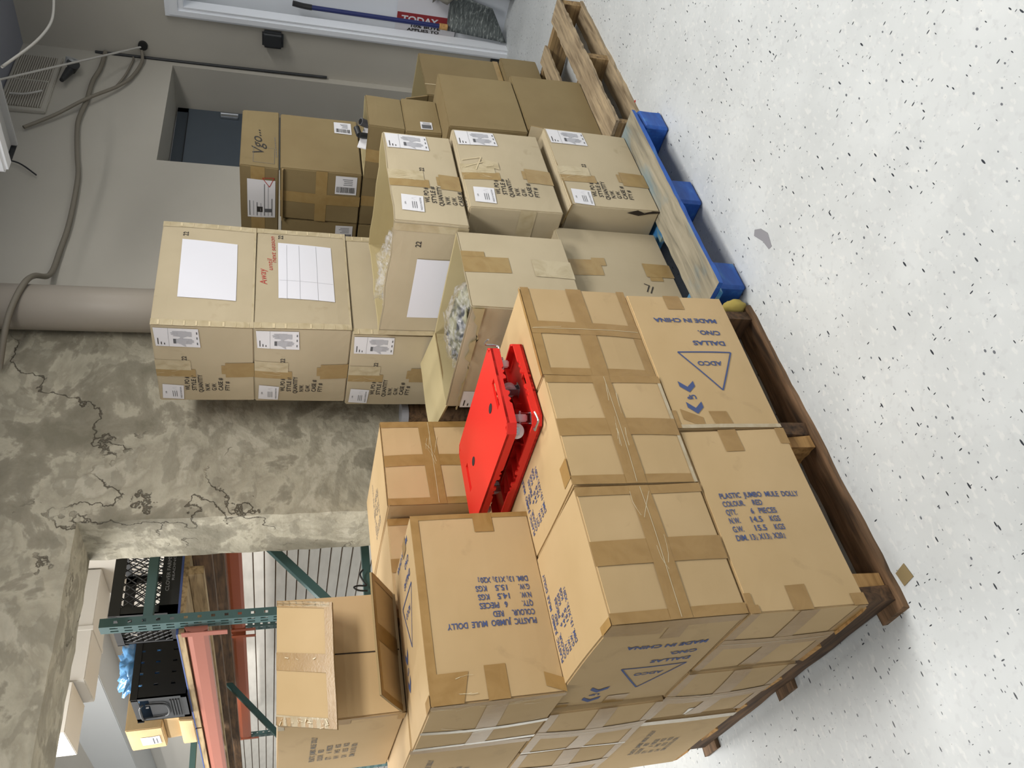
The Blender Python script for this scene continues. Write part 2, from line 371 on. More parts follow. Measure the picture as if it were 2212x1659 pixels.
# ------------------------------------------------------------------ carton builder
class Carton:
    def __init__(s, name, label, x0, y0, z0, w_, d, h, mat, cat='box', yaw=0, bulge=0.006, jit=0.004, seed=None, group=None, tilt=0, lean=None, open_top=False, no_body=False):
        s.w, s.d, s.h = w_, d, h
        s.root = empty(name, (x0 + w_ / 2, y0 + d / 2, z0), R_(yaw)); s.mat = mat
        tag(s.root, label, cat, group)
        rnd = random.Random(seed if seed is not None else hash((round(x0 * 1000), round(y0 * 1000), round(z0 * 1000))) & 0xffff)
        if any(k in label for k in ('buried', 'hidden', 'very bottom', 'fourth from')): bulge, jit = .001, .001
        s.rnd = rnd; s.b = bulge
        s.c = [Vector((rnd.uniform(-jit, jit), rnd.uniform(-jit, jit), (rnd.uniform(-jit, jit) * 0.6 if k > 3 else 0))) for k in range(8)]
        s.lean = lean or [(0, 0)] * 4
        s.nof = rnd.random() * 100
        s.ink = {}      # face -> shapes
        s.open_top = open_top
        if not no_body: s.body_done = False
    def P(s, face, u, v, off=0.0):
        w, d, h = s.w, s.d, s.h
        p = {'F': (u - w / 2, -d / 2 - off, v), 'L': (-w / 2 - off, d / 2 - u, v), 'R': (w / 2 + off, u - d / 2, v),
             'B': (w / 2 - u, d / 2 + off, v), 'T': (u - w / 2, v - d / 2, h + off)}[face]
        return s.deform(Vector(p))
    def deform(s, p):
        w, d, h = s.w, s.d, s.h
        qx, qy, qz = p.x / (w / 2), p.y / (d / 2), p.z / (h / 2) - 1
        cl = lambda a: max(0.0, 1 - a * a)
        dx = math.copysign(1, qx) * s.b * cl(qy) * cl(qz) * min(1, abs(qx)) ** 2
        dy = math.copysign(1, qy) * s.b * cl(qx) * cl(qz) * min(1, abs(qy)) ** 2
        dz = s.b * 0.5 * cl(qx) * cl(qy) * max(0, qz)
        a, b_, c = (min(max((q + 1) / 2, 0), 1) for q in (qx, qy, qz))
        o = Vector((dx, dy, dz))
        for k in range(8):
            wt = (a if k & 1 else 1 - a) * (b_ if k & 2 else 1 - b_) * (c if k & 4 else 1 - c)
            o += s.c[k] * wt
        nn = noise.noise_vector(Vector((p.x * 5 + s.nof, p.y * 5, p.z * 5))) * 0.0022
        nn.z *= 0.4 + 0.0 if p.z > 0.01 else 0
        return p + o + nn
    def patch(s, bm, face, u0, v0, u1, v1, off, mi=0, skew=(0, 0)):
        nu = max(1, int(abs(u1 - u0) / 0.035)); nv = max(1, int(abs(v1 - v0) / 0.035))
        g = [[bm.verts.new(s.P(face, u0 + (u1 - u0) * i / nu + skew[0] * j / nv, v0 + (v1 - v0) * j / nv + skew[1] * i / nu, off)) for i in range(nu + 1)] for j in range(nv + 1)]
        for j in range(nv):
            for i in range(nu):
                f = bm.faces.new((g[j][i], g[j][i + 1], g[j + 1][i + 1], g[j + 1][i])); f.material_index = mi; f.smooth = True
    def draw(s, face, shapes): s.ink.setdefault(face, []).extend(shapes)
    def text(s, face, st, u, v, height, rot=0, width=None, ink=1, **k): s.draw(face, text_shape(st, u, v, height, rot, width, ink, **k))
    def emit(s, bm, shapes, face, off):
        for P, fs, mi in shapes:
            vs = [bm.verts.new(s.P(face, u, v, off)) for u, v in P]
            for f in fs:
                try:
                    ff = bm.faces.new([vs[i] for i in f]); ff.material_index = mi
                except ValueError: pass
    def body(s, mats=None):
        bm = bmesh.new(); w, d, h = s.w, s.d, s.h
        T = 0.005
        box(bm, (-w / 2, -d / 2, 0), (w / 2, d / 2, h), bev=0.004, seg=2)
        if s.open_top:
            bmesh.ops.delete(bm, geom=[f for f in bm.faces if f.normal.z > 0.2 and f.calc_center_median().z > h - 0.01], context='FACES')
            box(bm, (-w / 2 + T, -d / 2 + T, T), (w / 2 - T, d / 2 - T, h - .003), mi=7)
            inner = [f for f in bm.faces if f.material_index == 7]
            bmesh.ops.delete(bm, geom=[f for f in inner if f.calc_center_median().z > h - 0.01], context='FACES')
            bmesh.ops.reverse_faces(bm, faces=[f for f in bm.faces if f.material_index == 7])
        for ax, L, o0 in ((0, w, -w / 2), (1, d, -d / 2), (2, h, 0)):
            for k in range(1, 7):
                co = [0, 0, 0]; no = [0, 0, 0]; co[ax] = o0 + L * k / 7; no[ax] = 1
                bmesh.ops.bisect_plane(bm, geom=bm.verts[:] + bm.edges[:] + bm.faces[:], plane_co=co, plane_no=no)
        for v in bm.verts: v.co = s.deform(v.co)
        bm.normal_update()
        if s.open_top:
            be = [e for e in bm.edges if e.is_boundary]
            bmesh.ops.bridge_loops(bm, edges=be)
            for v in bm.verts:
                if v.co.z > h - 0.012: v.co.z += noise.noise(v.co * 25) * getattr(s, 'rim', 0.002)
        for f in bm.faces: f.smooth = False
        for face, sh in s.ink.items(): s.emit(bm, sh, face, 0.0012)
        return newobj('body', bm, [s.mat, M['ink'], M['ink_black'], M['gap'], M['ink_faded'], M['ink_red'], M['foam_edge'], M['inner']], s.root)
    def tape(s, strips, mat='tape', name='packing_tape'):
        """strips: (face, u0, v0, u1, v1[, mi])"""
        for k, st in enumerate(strips):
            bm = bmesh.new()
            s.patch(bm, st[0], st[1], st[2], st[3], st[4], 0.0013 + 0.00025 * (k % 3), st[5] if len(st) > 5 else 0, st[6] if len(st) > 6 else (0, 0))
            o = newobj(name, bm, [M[mat], M['crease_glint'], M['tape_clear'], M['gap'], M['tape_worn']], s.root)
        return o
    def wrinkles(s, bm, face, u0, v0, u1, v1, n, L=0.05, mi=1):  # glints of wrinkled tape, painted as thin pale ribbons
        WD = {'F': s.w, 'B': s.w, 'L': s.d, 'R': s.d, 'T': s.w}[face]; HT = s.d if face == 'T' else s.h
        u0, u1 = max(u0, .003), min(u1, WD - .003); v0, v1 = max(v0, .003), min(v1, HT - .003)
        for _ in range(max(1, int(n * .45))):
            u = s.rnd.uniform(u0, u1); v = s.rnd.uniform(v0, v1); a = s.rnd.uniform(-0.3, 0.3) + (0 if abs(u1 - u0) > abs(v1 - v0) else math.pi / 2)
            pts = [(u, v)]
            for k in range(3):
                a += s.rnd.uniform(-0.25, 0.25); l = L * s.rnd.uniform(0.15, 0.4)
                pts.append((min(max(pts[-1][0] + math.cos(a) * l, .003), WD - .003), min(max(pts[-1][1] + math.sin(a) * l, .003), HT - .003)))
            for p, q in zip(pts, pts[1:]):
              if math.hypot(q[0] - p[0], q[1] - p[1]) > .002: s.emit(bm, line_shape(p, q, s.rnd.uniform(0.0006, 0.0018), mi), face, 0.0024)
    def htape(s, face, orient='h', W=0.055, edge=0.026, seamgap=True, mat='tape', cross=True, shine=6, e0=True, e1=True):
        """tape laid as on a closed carton end; orient = direction of the seam"""
        wd = {'F': s.w, 'B': s.w, 'L': s.d, 'R': s.d, 'T': s.w}[face]; ht = s.d if face == 'T' else s.h
        r = s.rnd; st = []
        if orient == 'h':
            if e0: st.append((face, 0.0, 0.0, edge, ht))
            if e1: st.append((face, wd - edge, 0.0, wd, ht))
            if cross: st.append((face, wd / 2 - W * .5 + r.uniform(-.01, .01), 0.0, wd / 2 + W * .45, ht))
            st.append((face, 0.0, ht / 2 - W / 2, wd, ht / 2 + W / 2, 0, (0, r.uniform(-.012, .012))))
        else:
            if e0: st.append((face, 0.0, 0.0, wd, edge))
            if e1: st.append((face, 0.0, ht - edge, wd, ht))
            if cross: st.append((face, 0.0, ht / 2 - W / 2, wd, ht / 2 + W / 2))
            st.append((face, wd / 2 - W / 2, 0.0, wd / 2 + W / 2, ht, 0, (r.uniform(-.012, .012), 0)))
        bm = bmesh.new()
        for k, q in enumerate(st):
            s.patch(bm, q[0], q[1], q[2], q[3], q[4], 0.0012 + 0.0003 * k, 0, q[6] if len(q) > 6 else (0, 0))
            if k < len(st) - 1: newobj('packing_tape', bm, [M[mat]], s.root); bm = bmesh.new()
        if seamgap:  # seam line and wrinkles drawn pale, as painted highlights
            if orient == 'h':
                s.emit(bm, line_shape((0.004, ht / 2), (wd - 0.004, ht / 2 + r.uniform(-.003, .003)), 0.0016, 1), face, 0.0028)
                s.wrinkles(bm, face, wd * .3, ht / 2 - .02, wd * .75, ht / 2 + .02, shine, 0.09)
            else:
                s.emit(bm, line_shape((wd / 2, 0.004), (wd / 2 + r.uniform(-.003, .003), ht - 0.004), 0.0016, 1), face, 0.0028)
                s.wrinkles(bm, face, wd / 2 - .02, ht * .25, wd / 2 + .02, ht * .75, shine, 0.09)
        return newobj('packing_tape', bm, [M[mat], M['crease_glint'], M['tape_clear']], s.root)

def adco_block(c, face, u, v, rot, ink=1, sc=1.0):
    """product lines; (u, v) start of the first baseline, text runs along rot"""
    rows = [[('PLASTIC  JUMBO  MULE  DOLLY', 0, .235)], [('COLOUR.', .0, .062), ('RED', .085, .028)], [('QTY.', .0, .03), ('6', .07, .008), ('PIECES', .093, .052)],
            [('N.W.', .0, .03), ('14.5', .06, .033), ('KGS', .115, .03)], [('G.W.', .0, .03), ('15.5', .062, .033), ('KGS', .118, .03)],
            [('DIM. 13', .0, .052), ('X13', .063, .028), ('X20', .103, .028)]]
    out = []
    for i, row in enumerate(rows):
        for st, x, wd in row: out += text_shape(st, x, -i * 0.0238, 0.0155, 0, wd, ink, bold=0.018)
        if i == 5:
            for x, a, b in ((.0545, '1', '8'), (.0935, '1', '8'), (.1335, '4', '8')):
                out += text_shape(a, x, -i * 0.0238 + .0072, 0.0058, 0, None, ink) + text_shape(b, x, -i * 0.0238 - .002, 0.0058, 0, None, ink) + rect_shape(x, -i * .0238 + .0052, x + .005, -i * .0238 + .0062, ink)
    c.draw(face, xform(out, u, v, rot, sc))
def adco_mark(c, face, u, v, rot, ink=1, sc=1.0):
    """UP chevrons, triangle with ADCO, DALLAS, C/NO., MADE IN CHINA; (u, v) = baseline start of MADE IN CHINA"""
    o = []
    o += text_shape('MADE IN CHINA', 0, 0, 0.0175, 0, .212, ink, bold=0.03) + text_shape('C/NO.', .006, .052, 0.0175, 0, .075, ink, bold=0.03) + text_shape('DALLAS', .006, .096, 0.0175, 0, .108, ink, bold=0.03)
    tri = [(.0, .141), (.177, .141), (.083, .288)]
    for a, b in zip(tri, tri[1:] + tri[:1]): o += line_shape(a, b, .0048, ink)
    o += text_shape('ADCO', .048, .178, 0.0165, 0, .08, ink, bold=0.025)
    for y in (.254, .330):
        x = .192
        o += poly_shape([(x - .024, y), (x, y + .022), (x, y + .042), (x - .024, y + .02)], ink) + poly_shape([(x, y + .022), (x + .024, y), (x + .024, y + .02), (x, y + .042)], ink)
    o += text_shape('UP', .178, .306, 0.015, 0, .028, ink, bold=.03)
    c.draw(face, xform(o, u, v, rot, sc))

def sticker(c, face, u0, v0, u1, v1, shapes=None, name='shipping_label', mats=None, skew=(0, 0), label=None, mat='label'):
    bm = bmesh.new(); c.patch(bm, face, u0, v0, u1, v1, 0.0022, 0, skew)
    if shapes: c.emit(bm, shapes, face, 0.0030)
    o = newobj(name, bm, [M[mat], M['ink_black'], M['ink_grey'], M['ink_red'], M['ink_mid']], c.root)
    if label: o['label'] = label
    return o
def glove_shape(mi, cuff):
    """a work glove lying sideways, about 1 wide and 0.42 tall, fingers to +x"""
    o = poly_shape([(.30, .02), (.62, .0), (.70, .36), (.30, .36)], mi)
    for k, (y, l) in enumerate(((.02, .22), (.11, .30), (.20, .32), (.285, .24))):
        o += poly_shape([(.62, y), (.64 + l, y + .005), (.67 + l, y + .035), (.64 + l, y + .065), (.62, y + .07)], mi)
    o += poly_shape([(.36, .02), (.55, -.14), (.62, -.15), (.60, -.08), (.52, .03)], mi)
    o += rect_shape(.08, .03, .20, .33, cuff) + rect_shape(.20, .05, .30, .33, mi)
    return o
def glove_label(c, face, u0, v0, u1, v1, skew=(0, 0)):
    W, H = u1 - u0, v1 - v0
    s = []
    s += xform(glove_shape(2, 4), u0 + W * .16, v0 + H * .64, -90, H * .52)
    s += xform([([(x, -y) for x, y in P], fs, mi) for P, fs, mi in glove_shape(2, 2)], u0 + W * .56, v0 + H * .14, 90, H * .52)
    s += line_shape((u0, v0 + H * .70), (u1, v0 + H * .70), .0006, 4)
    for k, (a, b) in enumerate(((.1, .45), (.1, .25), (.1, .2))): s += rect_shape(u0 + W * a, v0 + H * (.93 - .07 * k), u0 + W * b, v0 + H * (.95 - .07 * k), 1)
    for a in (.15, .45, .72): s += rect_shape(u0 + W * a, v0 + H * .05, u0 + W * (a + .12), v0 + H * .075, 4)
    sticker(c, face, u0, v0, u1, v1, s, 'glove_label', skew=skew)
def usa_label(c, face, u0, v0, u1, v1, skew=(0, 0)):
    W, H = u1 - u0, v1 - v0
    s = text_shape('USA', u0 + W * .42, v0 + H * .78, H * .07, 0, None, 1, bold=0)
    for k in range(3): s += rect_shape(u0 + W * .2, v0 + H * (.48 - .09 * k), u0 + W * .62, v0 + H * (.505 - .09 * k), 4)
    s += line_shape((u0 + W * .68, v0 + H * .3), (u0 + W * .82, v0 + H * .5), .0006, 2) + line_shape((u0 + W * .82, v0 + H * .5), (u0 + W * .9, v0 + H * .28), .0006, 2)
    s += text_shape('MADE IN PAKISTAN', u0 + W * .1, v0 + H * .07, H * .08, 0, W * .78, 4, bold=0)
    sticker(c, face, u0, v0, u1, v1, s, 'origin_label', skew=skew)
def barcode(c, face, u0, v0, u1, v1, rot=0, name='barcode_label'):
    W, H = u1 - u0, v1 - v0; s = []; r = random.Random(int(u0 * 999 + v0 * 777))
    y = v0 + H * .08
    while y < v0 + H * .92:
        t = r.uniform(.0012, .003); s += rect_shape(u0 + W * .1, y, u0 + W * .42, y + t, 1); y += t + r.uniform(.0012, .003)
    for k in range(4): s += rect_shape(u0 + W * (.52 + .1 * k), v0 + H * .2, u0 + W * (.55 + .1 * k), v0 + H * r.uniform(.5, .85), 4)
    sticker(c, face, u0, v0, u1, v1, s, name)
def wl_text(c, face, u, v, quantity='QUANTITY'):
    for k, (st, wd) in enumerate((('WL PO #', .085), ('STYLE #', .092), (quantity, .108), ('N.W.', .045), ('G.W.', .045), ('CASE #', .078), ('FTY #', .056))):
        c.text(face, st, u - (.0 if k != 2 else .012) + (0, .0, .0, -.0, -.0, -.0, -.0)[k], v - k * .0243 - .008, .0165, 0, wd, 2, bold=0.014)
def num22(c, face, u, v, st='22'): c.text(face, st, u, v, .0165, 0, .022, 2, bold=0.012)
def wl_face(c, face, du=0.0, dv=0.0, quantity='QUANTITY', tapes=True, top=None):
    """layout shared by the glove cartons; top = height of face"""
    H = top or c.h; W = c.w if face == 'F' else c.d
    wl_text(c, face, .068 + du, H - .105 + dv, quantity)
    num22(c, face, .245 + du, H - .112 + dv)
    usa_label(c, face, .012 + du, H - .088 + dv, .098 + du, H - .012 + dv, (0.006, -0.004))
    glove_label(c, face, W - .105, H - .165, W - .012, H - .012, (0, 0.004))
    if tapes:
        a = .150 + du
        c.tape([(face, a, H - .14, a + .045, H), (face, a + .04, H - .125, a + .095, H, 4), (face, a, 0, a + .085, min(.11, H * .3)), (face, a + .02, min(.11, H * .3), a + .07, min(.125, H * .34))], 'tape_tan')
        bm = bmesh.new(); c.wrinkles(bm, face, a, H - .12, a + .08, H - .01, 14, .06, 0)
        newobj('tape_wrinkle_glints', bm, [M['crease_glint']], c.root)

# ------------------------------------------------------------------ room
bm = bmesh.new(); box(bm, (-6, -7, FLOOR - .05), (4.5, 1.3, FLOOR)); box(bm, (-6, 1.3, FLOOR - .05), (3.42, 9, FLOOR)); box(bm, (3.41, 1.3, FLOOR - .05), (4.44, 1.7, FLOOR)); box(bm, (4.5, -7, FLOOR - .05), (4.95, 1.2, FLOOR))
struct('floor', bm, M['floor'])
bm = bmesh.new(); box(bm, (-6, -7, CEIL), (5, 1.6, CEIL + .06)); struct('ceiling', bm, M['ceil'])
def wob(poly, step=.06, amp=.004, seed=3):
    r = random.Random(seed); out = []
    for (a, b), (c, d) in zip(poly, poly[1:] + poly[:1]):
        L = math.hypot(c - a, d - b); n = max(1, int(L / step)) if (min(a, c) > -.5 and L < 2.6) else 1
        for k in range(n):
            s = k / n; j = 0 if k == 0 else amp
            out.append((a + (c - a) * s + r.uniform(-j, j), b + (d - b) * s + r.uniform(-j, j)))
    return out
bm = bmesh.new()
extr(bm, wob([(-3, FLOOR), (-.45, FLOOR), (-.45, 2.072), (1.10, 2.072), (1.10, FLOOR), (2.09, FLOOR), (2.09, CEIL), (-3, CEIL)]), 1.30, 1.595)
struct('wall_left', bm, M['plaster'])
bm = bmesh.new()
extr(bm, [(2.09, FLOOR), (3.41, FLOOR), (3.41, 2.01), (4.44, 2.01), (4.44, FLOOR), (4.5, FLOOR), (4.5, CEIL), (2.09, CEIL)], 1.302, 1.70)
struct('wall_left_rear', bm, M['wall'])
bm = bmesh.new()
# back wall with the white framed doorway
def extrx(bm, poly, x0, x1, mi=0):
    a = [bm.verts.new((x0, y, z)) for y, z in poly]; b = [bm.verts.new((x1, y, z)) for y, z in poly]; n = len(poly)
    fs = [bm.faces.new(a), bm.faces.new(b[::-1])] + [bm.faces.new((a[i], b[i], b[(i + 1) % n], a[(i + 1) % n])) for i in range(n)]
    for f in fs: f.material_index = mi
    bmesh.ops.recalc_face_normals(bm, faces=fs)
DY, DZ = 0.938, 1.93
extrx(bm, [(1.7, FLOOR), (DY, FLOOR), (DY, DZ), (-.35, DZ), (-.35, FLOOR), (-7, FLOOR), (-7, CEIL), (1.7, CEIL)], 4.5, 4.56)
struct('wall_back', bm, M['wall'])
bm = bmesh.new()
for p in ([(1.0, FLOOR), (DY, FLOOR), (DY, DZ), (-.35, DZ), (-.35, FLOOR), (-.45, FLOOR), (-.45, 2.03), (1.0, 2.03)],): extrx(bm, p, 4.478, 4.5)
extrx(bm, [(.985, FLOOR), (.955, FLOOR), (.955, 1.955), (-.38, 1.955), (-.38, FLOOR), (-.425, FLOOR), (-.425, 2.005), (.985, 2.005)], 4.466, 4.478)
extrx(bm, [(DY, FLOOR), (DY - .006, FLOOR), (DY - .006, DZ - .006), (-.344, DZ - .006), (-.344, FLOOR), (-.35, FLOOR), (-.35, DZ), (DY, DZ)], 4.475, 4.57)
struct('trim_1', bm, M['white_trim'])
bm = bmesh.new(); box(bm, (4.70, -.6, FLOOR), (4.75, 1.2, 2.2)); box(bm, (4.69, .60, FLOOR), (4.70, .61, 1.9)); box(bm, (4.692, -.3, FLOOR + .12), (4.70, .5, .8), bev=.004); struct('door_2', bm, M['white_door'])
bm = bmesh.new(); box(bm, (4.482, 1.0, FLOOR), (4.5, 1.3, FLOOR + .10)); struct('baseboard_back', bm, M['dark'])
# recessed blue door
bm = bmesh.new(); box(bm, (3.42, 1.60, FLOOR), (4.43, 1.64, 2.0)); box(bm, (3.47, 1.585, FLOOR), (4.38, 1.60, 1.93), mi=0, bev=.003)
for a, b in (((3.42, 1.592, FLOOR), (3.468, 1.600, 2.0)), ((4.382, 1.592, FLOOR), (4.43, 1.600, 2.0)), ((3.42, 1.592, 1.933), (4.43, 1.600, 2.0))): box(bm, a, b)
box(bm, (3.466, 1.583, FLOOR), (3.470, 1.6, 1.932), mi=1); box(bm, (3.47, 1.583, 1.930), (4.38, 1.6, 1.934), mi=1)
d = struct('door_1', bm, [M['blue_door'], M['black']])
bm = bmesh.new(); box(bm, (4.335, 1.565, 1.62), (4.375, 1.586, 1.73), bev=.004); cyl(bm, (4.372, 1.568, 1.62), (4.372, 1.568, 1.73), .008); newobj('hinge', bm, M['chrome'], d)
# room behind: slat wall, end walls, ceiling
bm = bmesh.new()
z = FLOOR
while z < 1.95:
    box(bm, (2.30, 1.6, z + .004), (2.34, 10.5, z + .0745), bev=.003, seg=1); z += .0787
box(bm, (2.318, 1.6, FLOOR), (2.345, 10.5, 1.95), mi=1)
struct('wall_right_store', bm, [M['slat'], M['slat_gap']])
bm = bmesh.new(); box(bm, (2.30, 1.6, 1.95), (2.36, 10.5, 3.7)); struct('wall_right_upper', bm, M['far_white'])
bm = bmesh.new(); box(bm, (-4, 10.5, FLOOR), (2.36, 10.6, 3.7)); struct('wall_end', bm, M['far_white'])
bm = bmesh.new(); box(bm, (-4, 1.595, 3.7), (2.36, 10.6, 3.76)); struct('ceiling_store', bm, M['far_white'])

# ------------------------------------------------------------------ front pallet load
A_ = M['adco']
L1, L2, L3 = 0.0, 0.331, 0.672
ADG = None
c = Carton('carton', 'golden carton at the bottom near corner of the front pallet, blue product lines on it', 0, 0, L1, .522, .348, .327, A_, bulge=.004, seed=1)
adco_block(c, 'F', .304, .287, -90)
c.body()
c.tape([('F', 0, .155, .062, .21), ('F', .45, .155, .522, .21), ('F', 0, .31, .05, .327), ('F', .47, 0, .522, .03), ('F', .0, 0, .03, .04, 0, (0.0, 0)), ('F', 0, .30, .02, .327)])
c.htape('L', 'v', shine=3)
c = Carton('carton', 'golden bottom carton at the right end of the front pallet, blue ADCO triangle and chevrons', .527, -.004, L1, .522, .348, .329, A_, bulge=.006, seed=2)
adco_mark(c, 'F', 0.946 - .527 + .0, .058, 90, sc=1.0)
c.body()
c.tape([('F', 0, .15, .055, .205, 0, (0, .01)), ('F', .46, .15, .522, .205), ('F', .0, .315, .06, .329), ('F', .0, .24, .035, .30, 0, (.03, 0))])
c.tape([('F', .0, .0, .012, .329)], 'tape_clear', 'stretch_tape')
c = Carton('carton', 'golden bottom layer carton on the left flank, second from the near corner', -.004, .357, L1, .52, .36, .328, A_, bulge=.008, seed=3)
c.body(); c.htape('L', 'v', shine=8); c.tape([('L', .01, .155, .08, .2, 0, (0, .01))], 'tape_clear')
c = Carton('carton', 'golden bottom layer carton buried behind the one with the upright ADCO triangle', .526, .357, L1, .52, .36, .328, A_, seed=4); c.body()
for k, x in enumerate((-.008, .348, .70)):
    c = Carton('carton', ['golden bottom layer carton at the far left corner of the pallet, faded product lines', 'golden bottom layer carton buried in the middle of the rear row', 'golden bottom layer carton buried at the right end of the rear row'][k],
               x, .735, L1, .345, .52, .328, A_, seed=5 + k)
    if k == 0: adco_block(c, 'L', .20, .24, 0, ink=4)
    c.body()
    if k == 0: c.tape([('L', .49, 0, .52, .328)], 'tape_clear')
# middle layer
for k, x in enumerate((0, .357, .713)):
    c = Carton('carton', ['golden middle layer carton at the near corner, tape cross on its end, triangle beside it', 'golden middle layer carton, taped end facing out, centre of the three in front',
                          'golden middle layer carton at the right end, taped end next to the blue pallet'][k], x, (-.002, -.003, .0)[k], L2, .35, .522, .341, A_, bulge=(.004, .005, .005)[k], seed=11 + k)
    if k == 0:
        adco_mark(c, 'L', .393, .044, 90, sc=1.0)
    if k < 2: adco_block(c, 'T', (.05, .055)[k], (.325, .325)[k], 0, sc=1.02)
    c.body()
    if k == 0:
        c.htape('F', 'h', shine=10)
        c.tape([('L', .46, .20, .522, .341, 0, (0, 0)), ('L', .0, .13, .06, .19), ('L', .49, .0, .522, .341), ('L', .43, .14, .49, .19), ('L', .0, .29, .03, .341), ('T', 0, 0, .02, .06)], 'tape')
    if k == 1:
        c.htape('F', 'h', shine=14); c.tape([('T', 0.02, .0, .08, .05), ('F', .0, .27, .012, .341)], 'tape'); c.tape([('F', .0, .0, .35, .01)], 'tape_clear')
    if k == 2:
        c.htape('F', 'v', W=.05, shine=2); c.tape([('F', .0, .0, .026, .341), ('F', .3, 0, .35, .012), ('T', .0, .0, .35, .012)], 'tape')
for k, (x, y, lb) in enumerate(((-.014, .530, 'golden middle layer carton on the left flank, just behind the near corner carton'), (-.012, .884, 'golden middle layer carton at the far end of the left flank'),
                                (.52, .530, 'golden carton buried in the middle layer under the rear right stack'), (.52, .884, 'golden carton buried in the middle layer nearest the plaster wall'))):
    c = Carton('carton', lb, x, y, L2, .52, .345, .338, A_, bulge=.006, seed=20 + k); c.body()
    if k < 2:
        c.htape('L', 'v', shine=8); c.tape([('L', .01, .15, .10, .195)], 'tape_clear')
        c.tape([('L', .165, .0, .18, .338), ('L', .0, 0, .012, .338)], 'tape_clear', 'clear_seam_tape')
# top layer
c = Carton('carton', 'golden top layer carton beside the red dollies, blue product lines running up its face', -.012, .353, L3, .515, .345, .340, A_, bulge=.006, seed=31)
adco_block(c, 'F', .197, .042, 90)
adco_mark(c, 'T', .498, .07, 90, sc=1.0)
c.body()
c.tape([('F', .0, .145, .085, .20, 0, (0, 0)), ('F', 0, .26, .075, .34, 0, (0, -.02)), ('F', .455, .11, .515, .165), ('F', .0, 0, .035, .05, 0, (.02, 0)), ('F', .0, .318, .515, .34, 0, (0, 0)), ('T', 0, 0, .03, .06), ('F', .5, 0, .515, .34), ('T', .47, .1, .515, .16)])
c.tape([('L', 0, .145, .345, .20), ('L', .325, .0, .345, .34), ('L', .14, .0, .16, .34, 2), ('L', .0, 0, .02, .34, 2)])
bm = bmesh.new(); c.wrinkles(bm, 'L', .13, .02, .18, .32, 14, .08, 0); c.wrinkles(bm, 'L', .30, .02, .34, .33, 22, .06, 0); c.wrinkles(bm, 'F', .0, .15, .08, .33, 8, .05, 0); newobj('tape_wrinkle_glints', bm, [M['crease_glint']], c.root)
c = Carton('carton', 'golden top layer carton at the left rear, directly under the carton with open flaps', -.008, .716, L3, .36, .522, .338, A_, bulge=.006, seed=32)
adco_block(c, 'L', .18, .26, 0, ink=4)
c.body(); c.tape([('L', .49, 0, .522, .338), ('L', .0, 0, .02, .338, 2)])
c = Carton('carton', 'golden top layer rear carton, middle of three, mostly behind the one with product lines', .392, .765, L3, .345, .51, .338, A_, seed=33)
adco_block(c, 'T', .06, .30, 0, ink=4); c.body(); c.htape('F', 'h', shine=10)
c = Carton('carton', 'golden top layer carton at the right rear, tape cross on its end, behind the dollies', .752, .700, L3, .345, .525, .340, A_, seed=34)
adco_block(c, 'T', .05, .30, 0, ink=4); c.body(); c.htape('F', 'h', shine=12); c.tape([('F', .0, .0, .345, .01, 2), ('T', 0, 0, .345, .01)])

